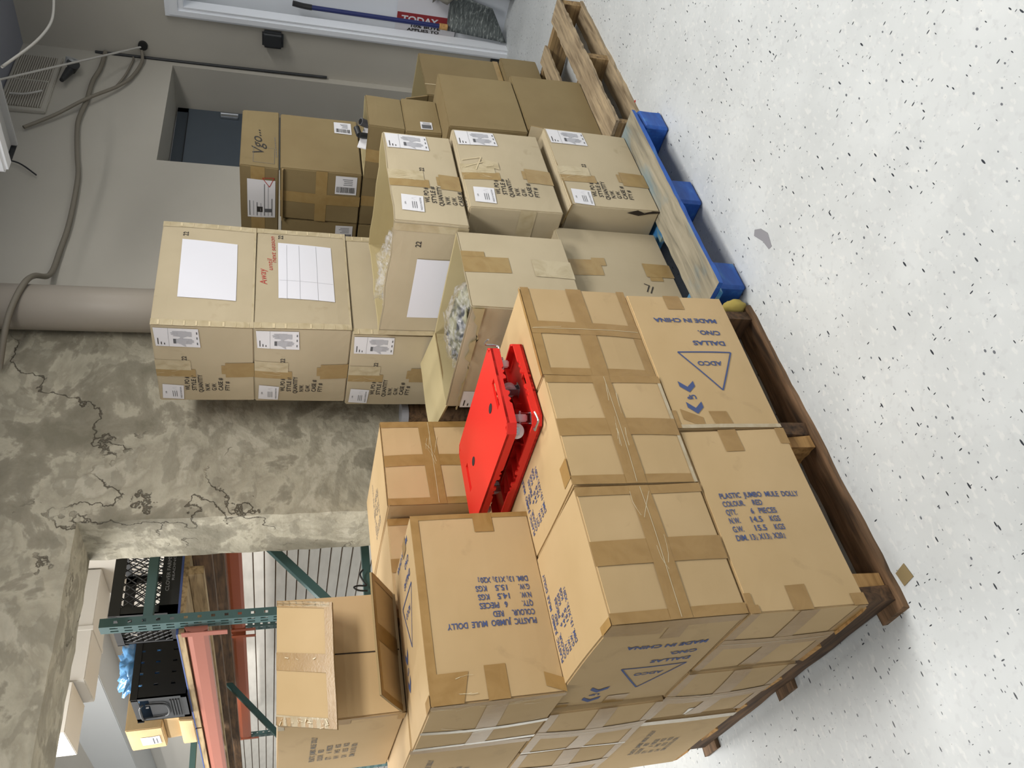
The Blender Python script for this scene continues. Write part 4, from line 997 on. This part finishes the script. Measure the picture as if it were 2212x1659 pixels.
cord('wall_cable', 'thinner beige cable rising from the back wall hole across the thick one', [(4.48, 1.25, 2.19), (4.393, 1.28, 2.183), (4.209, 1.28, 2.221), (4.067, 1.27, 2.284), (3.879, 1.255, 2.419), (3.713, 1.27, 2.553), (3.577, 1.28, 2.687)], .010, M['cable'])
cord('wall_cable', 'short beige cable loop on the left wall beside the hole', [(4.46, 1.29, 2.24), (4.407, 1.285, 2.236), (4.226, 1.285, 2.26), (4.089, 1.29, 2.299)], .006, M['cable'])
cord('black_wire', 'thin black wire hanging on the left wall below the strip light', [(3.276, 1.28, 2.74), (3.253, 1.28, 2.651), (3.162, 1.28, 2.555)], .004, M['dark'], 'wire')
bm = bmesh.new(); cyl(bm, (4.48, 1.22, 2.18), (4.502, 1.22, 2.18), .028, 20); o = newobj('wall_hole', bm, M['black']); tag(o, 'dark round hole in the back wall that the cables come out of', 'hole')
o = empty('spotlight', (4.2, 1.28, 2.55)); tag(o, 'small black and clear flood lamp fixed below the air grille', 'lamp')
bm = bmesh.new(); cyl(bm, (.02, .01, .0), (.0, -.05, -.02), .02, 20, r2=.036); cyl(bm, (-.16, -.03, .02), (-.03, -.02, .0), .012, 16, r2=.024); newobj('lamp_head', bm, M['dark'], o)
bm = bmesh.new(); cyl(bm, (.035, -.02, .0), (.05, -.055, -.01), .036, 20); newobj('lens', bm, M['grey_metal'], o)
# hanging strip light
o = empty('strip_light', (2.135, -.25, 2.30)); tag(o, 'white hanging strip light cut off at the top of the room', 'ceiling light')
bm = bmesh.new(); box(bm, (-.03, -.72, .02), (.105, .715, .075), bev=.006); box(bm, (.09, -.72, .0), (.105, .71, .03), bev=.002); newobj('housing', bm, M['grey_metal'], o)
bm = bmesh.new(); box(bm, (-.10, -.72, -.01), (-.03, .70, .05), bev=.012, seg=3); newobj('diffuser', bm, M['white_trim'], o)
bm = bmesh.new(); box(bm, (-.045, .715, .005), (.108, .722, .075), bev=.002); newobj('end_cap', bm, M['dark'], o)
for yy in (-.6, .5):
    bm = bmesh.new(); cyl(bm, (.04, yy, .075), (.04, yy, CEIL - 2.30), .0025, 8); newobj('hanger', bm, M['chrome'], o)

# white doorway contents
o = empty('snow_shovel', (4.61, .83, FLOOR)); tag(o, 'grey scuffed shovel with a navy handle standing blade down against the white door', 'shovel'); 
bm = bmesh.new(); N = 10
g = [[None] * (N + 1) for _ in range(N + 1)]; g2 = [[None] * (N + 1) for _ in range(N + 1)]
for i in range(N + 1):
    for j in range(N + 1):
        a, b = i / N, j / N
        y = -.16 + .25 * a + (.02 - .035 * a) * (1 - b) - .02 * b; z = .09 + (.42 - .09) * b + .06 * (1 - a) * (1 - b) + .0 * a; z -= .08 * a * (1 - b)
        x = -.03 + .035 * math.sin(math.pi * a) - .05 * (1 - b)
        g[i][j] = bm.verts.new((x, y, z)); g2[i][j] = bm.verts.new((x + .006, y, z))
for i in range(N):
    for j in range(N):
        bm.faces.new((g[i][j], g[i + 1][j], g[i + 1][j + 1], g[i][j + 1])); bm.faces.new((g2[i][j], g2[i][j + 1], g2[i + 1][j + 1], g2[i + 1][j]))
for i in range(N):
    for q in (((i, 0), (i + 1, 0)), ((i + 1, N), (i, N)), ((0, i + 1), (0, i)), ((N, i), (N, i + 1))):
        bm.faces.new((g[q[0][0]][q[0][1]], g2[q[0][0]][q[0][1]], g2[q[1][0]][q[1][1]], g[q[1][0]][q[1][1]]))
bmesh.ops.recalc_face_normals(bm, faces=bm.faces[:])
t = NT('scuffed_grey_steel', '59605f', .5, .2); t.color(t.ramp(t.noise(5, 5, t.coord((1, 4, 16)), dist=1.2), [(.35, '474d4e'), (.55, '606767'), (.68, '9aa09e')])); newobj('blade', bm, t.m, o, True)
bm = bmesh.new(); cyl(bm, (-.035, .045, .46), (.02, .066, 1.32), .015, 16); newobj('handle', bm, M['blue_handle'], o)
bm = bmesh.new(); cyl(bm, (-.038, .0445, .42), (-.035, .045, .475), .02, 16); newobj('wooden_collar', bm, M['wood_light'], o)
bm = bmesh.new(); tube(bm, [(.02, .066, 1.30), (.022, .064, 1.36), (.02, .055, 1.42)], .018, 12); newobj('grip', bm, M['black'], o)
o = empty('sale_sign', (4.683, .90, .44)); tag(o, 'white and red printed notice standing sideways on the white door, reading TODAY', 'sign')
bm = bmesh.new(); box(bm, (-.002, -.25, -.24), (.002, .12, .17)); newobj('board', bm, M['paper'], o)
bm = bmesh.new(); box(bm, (-.0035, -.038, -.235), (-.001, .03, .165)); newobj('red_band', bm, M['red_sign'], o)
def sign_text(st, y, z, h, wd, mat):
    bm = bmesh.new()
    for P, fs, mi in text_shape(st, 0, 0, h, 0, wd, 0, bold=.03):
        vs = [bm.verts.new((-.0045, y - b, z - a)) for a, b in P]
        for f in fs: bm.faces.new([vs[i] for i in f])
    q = newobj('lettering', bm, mat, o)
sign_text('TODAY', .022, .135, .04, .25, M['paper']); sign_text('10% BUYE', .054, .065, .018, .20, M['ink_black']); sign_text('APPLIES TO', .080, .09, .018, .22, M['ink_black'])
# put the readable rows in front of the board edge
o = blob('dust_bag', None, 4.60, .56, .33, .06, .15, .18, NT('pale_dusty_bag', 'a5a094', .6).m, 2.2, .3, 4, 2.4); tag(o, 'pale dusty bag hanging beside the grey shovel in the doorway', 'bag')
bm = bmesh.new(); box(bm, (4.57, .42, FLOOR), (4.68, .64, .13), bev=.02); o = newobj('black_bin', bm, M['black']); tag(o, 'black bin on the floor behind the grey shovel', 'bin')

# bits on the floor
def scrap(name, label, cat, pts, mat, th=.002, z=FLOOR):
    bm = bmesh.new(); a = [bm.verts.new((x, y, z + .0005)) for x, y in pts]; b = [bm.verts.new((x, y, z + th)) for x, y in pts]
    n = len(pts); bm.faces.new(a[::-1]); bm.faces.new(b)
    for i in range(n): bm.faces.new((a[i], a[(i + 1) % n], b[(i + 1) % n], b[i]))
    bmesh.ops.recalc_face_normals(bm, faces=bm.faces[:])
    return tag(newobj(name, bm, mat), label, cat)
scrap('cardboard_scrap', 'scrap of brown cardboard on the floor by the near corner of the front pallet', 'scrap', [(.045, -.03), (.085, -.022), (.078, .018), (.04, .012)], M['brown'])
scrap('floor_smudge', 'grey smudge on the white floor in front of the blue pallet', 'stain', [(1.17, -.185), (1.21, -.17), (1.235, -.145), (1.222, -.13), (1.17, -.15), (1.125, -.155), (1.12, -.172)], NT('grey_smudge', '85858a', .7).m, .0009)
scrap('red_speck', 'tiny red dot on the floor beside the blue pallet', 'speck', [(2.386 + .007 * math.cos(k), .073 + .007 * math.sin(k)) for k in range(6)], NT('red_speck', 'a8322c').m)
bm = bmesh.new(); bmesh.ops.create_icosphere(bm, subdivisions=3, radius=1)
for v in bm.verts: v.co = Vector((v.co.x * .022, v.co.y * .04, v.co.z * .045)) * (1 + .2 * noise.noise(v.co * 3)) + Vector((1.068, .06, -.09))
o = newobj('foam_lump', bm, M['yellow'], None, True); tag(o, 'yellow foam lump wedged at the right end of the front pallet', 'foam')
o = empty('hand_truck_wheel', (.20, 2.08, FLOOR)); tag(o, 'dark rubber wheel on the floor beyond the left flank of the front pallet', 'wheel')
bm = bmesh.new(); cyl(bm, (-.02, 0, .05), (.02, 0, .05), .05, 32); newobj('tyre', bm, M['dark'], o)
bm = bmesh.new(); cyl(bm, (-.022, 0, .05), (.022, 0, .05), .025, 24); newobj('hub', bm, M['ink_grey'], o)

# ------------------------------------------------------------------ rack in the store room
RX, RY = .885, 1.755
rack = empty('pallet_rack', (RX, RY, FLOOR)); tag(rack, 'green and orange pallet rack behind the plaster opening', 'rack')
zf = lambda q: q - FLOOR
def post(x, y, top, front=-1):
    """channel upright, holes in its faces"""
    bm = bmesh.new(); W, D, t = .038, .062, .003
    top = zf(top)
    def punched(org, du, width, holes, n):
        """holes: list of (u0,u1,zoff,h), pitch .0508"""
        org, du = Vector(org), Vector(du); us = sorted({0, width, *[q for h in holes for q in h[:2]]})
        zs = [0.0]; z = zf(.55) ; rows = []
        while z < top - .04: rows.append(z); z += .0525
        zz_ = [0.0]
        for r in rows: zz_ += [r, r + .016, r + .030]
        zz_.append(top)
        V = {}
        def vv(u, z):
            k = (round(u, 5), round(z, 5))
            if k not in V: V[k] = bm.verts.new(org + du * u + Vector((0, 0, z)))
            return V[k]
        for a, b in zip(us, us[1:]):
            for c_, d_ in zip(zz_, zz_[1:]):
                um, zm = (a + b) / 2, (c_ + d_) / 2
                hole = False
                for h in holes:
                    if h[0] < um < h[1]:
                        for r in rows:
                            if r + (0 if h[2] else .0) < zm < r + h[3]: hole = True
                if not hole: bm.faces.new((vv(a, c_), vv(b, c_), vv(b, d_), vv(a, d_)))
    punched((x - RX, y - RY, 0), (0, 1, 0), D, [(.012, .022, 0, .03), (.038, .048, 0, .03)], None)      # front face, facing -X
    punched((x - RX, y - RY, 0), (1, 0, 0), W, [(.014, .026, 0, .016)], None)                            # side face
    punched((x - RX, y - RY + D, 0), (1, 0, 0), W, [(.014, .026, 0, .016)], None)
    bmesh.ops.remove_doubles(bm, verts=bm.verts[:], dist=1e-5)
    bmesh.ops.recalc_face_normals(bm, faces=bm.faces[:])
    bmesh.ops.solidify(bm, geom=bm.faces[:], thickness=.003)
    return newobj('upright', bm, M['green'], rack)
post(RX, RY, 2.035); post(1.93, RY, 2.035); 
for yy in (4.20, 6.65):
    post(RX, yy, 2.035); post(1.93, yy, 2.035)
def bar(a, b, r=.018, mat='green', name='brace'):
    a, b = Vector(a), Vector(b); d = b - a; L = d.length
    T = Matrix.Translation((a + b) / 2 - Vector((RX, RY, FLOOR))) @ d.to_track_quat('Z', 'Y').to_matrix().to_4x4()
    bm = bmesh.new(); box(bm, (-r, -r, -L / 2), (r, r, L / 2), bev=.002, mat=T); return newobj(name, bm, M[mat], rack)
for yy in (RY + .031, 4.23, 6.68):
    bar((RX + .03, yy, .965), (1.93, yy, .965)); bar((RX + .03, yy, 1.115), (1.93, yy, 2.0), .0185)
    bar((RX + .03, yy, .93), (1.93, yy, .15)); bar((RX + .03, yy, 1.86), (1.93, yy, 1.86), .019)
def beam(x, y0, y1, zt, hgt, mat, face):
    bm = bmesh.new(); d = .045; s = face
    pr = [(0, 0), (s * .012, 0), (s * .030, -.012), (s * .036, -.03), (s * .036, -hgt + .018), (s * .030, -hgt), (0, -hgt)]
    P = [(x - RX + p, zf(zt + q)) for p, q in pr]
    a = [bm.verts.new((p, y0 - RY, q)) for p, q in P]; b = [bm.verts.new((p, y1 - RY, q)) for p, q in P]; n = len(P)
    bm.faces.new(a); bm.faces.new(b[::-1])
    for i in range(n): bm.faces.new((a[i], b[i], b[(i + 1) % n], a[(i + 1) % n]))
    bmesh.ops.recalc_face_normals(bm, faces=bm.faces[:]); o = newobj('beam', bm, M[mat], rack)
    for yy in (y0, y1 - .04):
        bm = bmesh.new(); box(bm, (x - RX + s * .036 - .004 * (s < 0) - .0, yy - RY, zf(zt - .17)), (x - RX + s * .036 + .004 * (s > 0), yy - RY + .04, zf(zt + .01)), bev=.001)
        newobj('beam_bracket', bm, M[mat], rack)
beam(RX + .012, RY + .05, 4.2, 1.722, .092, 'copper', -1); beam(RX + .012, 4.27, 6.65, 1.722, .092, 'copper', -1)
beam(1.94, RY + .06, 4.2, 1.66, .10, 'orange', -1); beam(1.94, 4.27, 6.65, 1.66, .10, 'orange', -1)
for k, (y0, y1) in enumerate(((1.83, 3.0), (3.02, 4.19), (4.28, 5.4))):
    bm = bmesh.new(); box(bm, (RX - .02, y0, 1.723), (1.96, y1, 1.752)); box(bm, (RX - .0215, y0, 1.748), (RX + .03, y1, 1.7535), mi=1); box(bm, (RX - .02, y0 - .001, 1.745), (1.96, y0, 1.7545), mi=1)
    o = newobj('shelf_panel', bm, [M['ply'], M['blue_edge']]); tag(o, ['plywood shelf panel with a blue edge lying on the rack beams, nearest the opening', 'plywood shelf panel in the middle of the rack', 'plywood shelf panel on the far bay of the rack'][k], 'shelf panel')
# timber under the deck, running lengthwise
for k, (x, z0, hh, mm) in enumerate(((1.12, 1.66, .06, 'ply'), (1.26, 1.64, .08, 'wood_darky'), (1.40, 1.66, .06, 'ply'), (1.54, 1.62, .10, 'wood_darky'), (1.68, 1.66, .06, 'wood_y'))):
    bm = bmesh.new(); box(bm, (x, 1.80, z0), (x + .04, 6.6, 1.7215), bev=.002); o = newobj('timber_joist', bm, M[mm])
    tag(o, 'long timber joist under the rack shelf, ' + ('nearest the copper beam', 'second from the copper beam', 'midway between the beams', 'second from the orange rear beam', 'nearest the orange rear beam')[k], 'joist', 'joists under the rack shelf')
# milk crate and folding crate
def crate(name, label, x, y, z, w_, d, h, pattern):
    root = empty(name, (x, y, z)); tag(root, label, 'crate')
    bm = bmesh.new(); t = .005
    box(bm, (0, 0, 0), (w_, d, t)); 
    for a, b in (((0, 0, 0), (w_, t, .085)), ((0, d - t, 0), (w_, d, .085)), ((0, 0, 0), (t, d, .05)), ((w_ - t, 0, 0), (w_, d, .05)),
                 ((-.004, -.004, h - .045), (w_ + .004, t, h)), ((-.004, d - t, h - .045), (w_ + .004, d + .004, h)), ((-.004, 0, h - .03), (t, d, h)), ((w_ - t, 0, h - .03), (w_ + .004, d, h)),
                 ((0, 0, 0), (.035, t, h)), ((w_ - .035, 0, 0), (w_, t, h)), ((0, d - t, 0), (.035, d, h)), ((w_ - .035, d - t, 0), (w_, d, h)), ((0, 0, 0), (t, .02, h)), ((0, d - .02, 0), (t, d, h)), ((w_ - t, 0, 0), (w_, .02, h)), ((w_ - t, d - .02, 0), (w_, d, h))): box(bm, a, b)
    newobj('shell', bm, M['black'], root)
    bm = bmesh.new()
    def lattice(o_, du, L, z0, z1, st):
        o_, du = Vector(o_), Vector(du); n = int(L / st)
        H_ = z1 - z0
        for k in range(-int(H_ / st) - 1, n + 1):
            for s_ in (1, -1):
                u0 = k * st; u1 = u0 + H_ * .75
                a, b = (u0, z0), (u1, z1)
                if s_ < 0: a, b = (u0, z1), (u1, z0)
                # clip
                def cl(p, q):
                    (ua, za), (ub, zb) = p, q
                    if ub < 0 or ua > L: return None
                    f = (zb - za) / (ub - ua)
                    if ua < 0: za, ua = za - ua * f, 0
                    if ub > L: zb, ub = zb - (ub - L) * f, L
                    return (ua, za), (ub, zb)
                r = cl(a, b)
                if not r: continue
                p = o_ + du * r[0][0] + Vector((0, 0, r[0][1])); q = o_ + du * r[1][0] + Vector((0, 0, r[1][1]))
                if (q - p).length > .01: cyl(bm, p, q, .0028, 4)
    lattice((.035, .003, 0), (1, 0, 0), w_ - .07, .085, h - .045, .034); lattice((.035, d - .003, 0), (1, 0, 0), w_ - .07, .085, h - .045, .034)
    lattice((.003, .02, 0), (0, 1, 0), d - .04, .05, h - .03, .034); lattice((w_ - .003, .02, 0), (0, 1, 0), d - .04, .05, h - .03, .034)
    newobj('lattice', bm, M['black'], root)
    bm = bmesh.new()
    for st, u, v, hh, wd in (('CLOVER FARMS', .10, .052, .015, .17), ('READING', .15, .034, .010, .12)):
        for P, fs, mi in text_shape(st, u, v, hh, 0, wd, 0, bold=0):
            vs = [bm.verts.new((a, -.0012, b)) for a, b in P]
            for f in fs: bm.faces.new([vs[i] for i in f])
    newobj('lettering', bm, M['ink_grey'], root); return root
crate('milk_crate', 'black lattice milk crate with dairy lettering on the rack shelf, nearest the opening', 1.0, 1.90, 1.7545, .33, .30, .28, 0)
def solid_crate(x, y, z, w_, d, h):
    root = empty('folding_crate', (x, y, z)); tag(root, 'black folding crate with rows of slots and a handle end, on the rack shelf', 'crate')
    bm = bmesh.new(); t = .006
    box(bm, (0, 0, 0), (w_, d, t))
    # slotted long walls
    for yy in (0, d - t):
        us = [0.0]; 
        n = 6
        for k in range(n): us += [.045 + k * (w_ - .09) / n + .012, .045 + k * (w_ - .09) / n + .022]
        us.append(w_); zs = [0, .055, .075, .13, .15, .20, .215, h]
        for a, b in zip(us, us[1:]):
            for c_, d_ in zip(zs, zs[1:]):
                if (b - a) < .0105 and (c_, d_) in ((.055, .075), (.13, .15), (.20, .215)): continue
                box(bm, (a, yy, c_), (b, yy + t, d_))
    box(bm, (-.006, -.006, h - .03), (w_ + .006, 0, h)); box(bm, (-.006, d, h - .03), (w_ + .006, d + .006, h)); box(bm, (w_ - t, 0, 0), (w_, d, h))
    newobj('shell', bm, M['black'], root)
    bm = bmesh.new()
    box(bm, (0, 0, 0), (t, d, .03)); box(bm, (0, 0, 0), (t, .03, h)); box(bm, (0, d - .03, 0), (t, d, h)); box(bm, (0, 0, h - .03), (t, d, h)); box(bm, (0, .03, .03), (t, d - .03, h - .075))
    for k in range(4): box(bm, (-.006, .04, .04 + k * .012), (0, d - .04, .044 + k * .012))
    newobj('end_panel', bm, M['dark'], root)
    bm = bmesh.new(); tube(bm, [(-.008, .06, h - .05), (-.02, .08, h - .035), (-.02, d - .08, h - .035), (-.008, d - .06, h - .05), (-.008, d - .08, .10), (-.008, .08, .10), (-.008, .06, h - .06)], .005); newobj('handle', bm, M['dark'], root)
    return root
solid_crate(.845, 2.46, 1.7545, .42, .30, .245)
o = blob('blue_plastic_bag', None, 1.06, 2.62, 2.0, .13, .10, .09, M['bag_blue'], 9.1, .4, 4, 3.2); tag(o, 'blue bubble film heaped in the black folding crate', 'bag')
# cartons at the far end of the shelf
for k, (x, y, z, w_, d, h, lb) in enumerate(((.86, 2.86, 1.7545, .34, .36, .07, 'flat brown carton at the bottom of the pile on the rack shelf'), (.90, 2.88, 1.826, .30, .34, .08, 'brown carton in the middle of the pile on the rack shelf'), (.86, 2.93, 1.908, .34, .30, .17, 'larger brown carton with white labels on top of the pile on the rack shelf'))):
    c = Carton('carton', lb, x, y, z, w_, d, h, M['adco'], seed=90 + k); c.body()
    if k == 2:
        sticker(c, 'L', .08, .02, .20, .11, rect_shape(.09, .05, .18, .055, 4) + rect_shape(.09, .035, .17, .039, 4)); barcode(c, 'F', .10, .06, .16, .11)
# ducts
bm = bmesh.new(); box(bm, (1.52, 3.88, 2.50), (2.29, 4.27, 2.98), bev=.005); o = newobj('air_duct', bm, M['duct']); tag(o, 'white boxed air duct crossing above the rack', 'duct')
bm = bmesh.new(); box(bm, (1.85, 3.872, 2.495), (1.88, 4.275, 2.985), bev=.002); newobj('flange', bm, M['duct'], o)
bm = bmesh.new(); box(bm, (1.20, 3.86, 2.56), (1.51, 4.29, 3.0), bev=.004); o = newobj('duct_box', bm, M['far_white']); tag(o, 'bright white box at the left end of the boxed air duct', 'duct')
bm = bmesh.new(); box(bm, (1.90, 4.40, 2.60), (2.29, 10.4, 2.95), bev=.005); o = newobj('air_duct', bm, M['grey_metal']); tag(o, 'grey air duct running along the far wall beyond the white one', 'duct')
bm = bmesh.new(); tube(bm, [(1.06, 1.735, .985), (1.035, 1.73, 1.0), (1.0, 1.735, .985), (.985, 1.74, .975), (.984, 1.735, 1.01), (.975, 1.73, 1.03), (.962, 1.735, 1.01), (.962, 1.745, .97)], .004); o = newobj('black_cable', bm, M['black'], None, True); tag(o, 'small black cable looped on the rack frame', 'cable')
# ------------------------------------------------------------------ ceiling lamps that light the scene (out of frame above)
for k, (x, y) in enumerate(((.9, -.95), (-1.1, .1), (3.2, -1.6), (-1.6, -3.2))):
    o = empty('ceiling_fixture', (x, y, CEIL)); tag(o, ('white ceiling fixture straight above the front pallet', 'white ceiling fixture above the floor left of the front pallet', 'white ceiling fixture in front of the brown cartons', 'white ceiling fixture farthest behind the viewer')[k], 'ceiling light', 'ceiling fixtures')
    bm = bmesh.new(); box(bm, (-.64, -.21, -.06), (.64, .21, 0), bev=.004); newobj('housing', bm, M['white_trim'], o)

# everything was laid out from deck height: lift it so the floor is z = 0
for o in SC.objects:
    if o.parent is None and o.type != 'CAMERA': o.location.z += -FLOOR
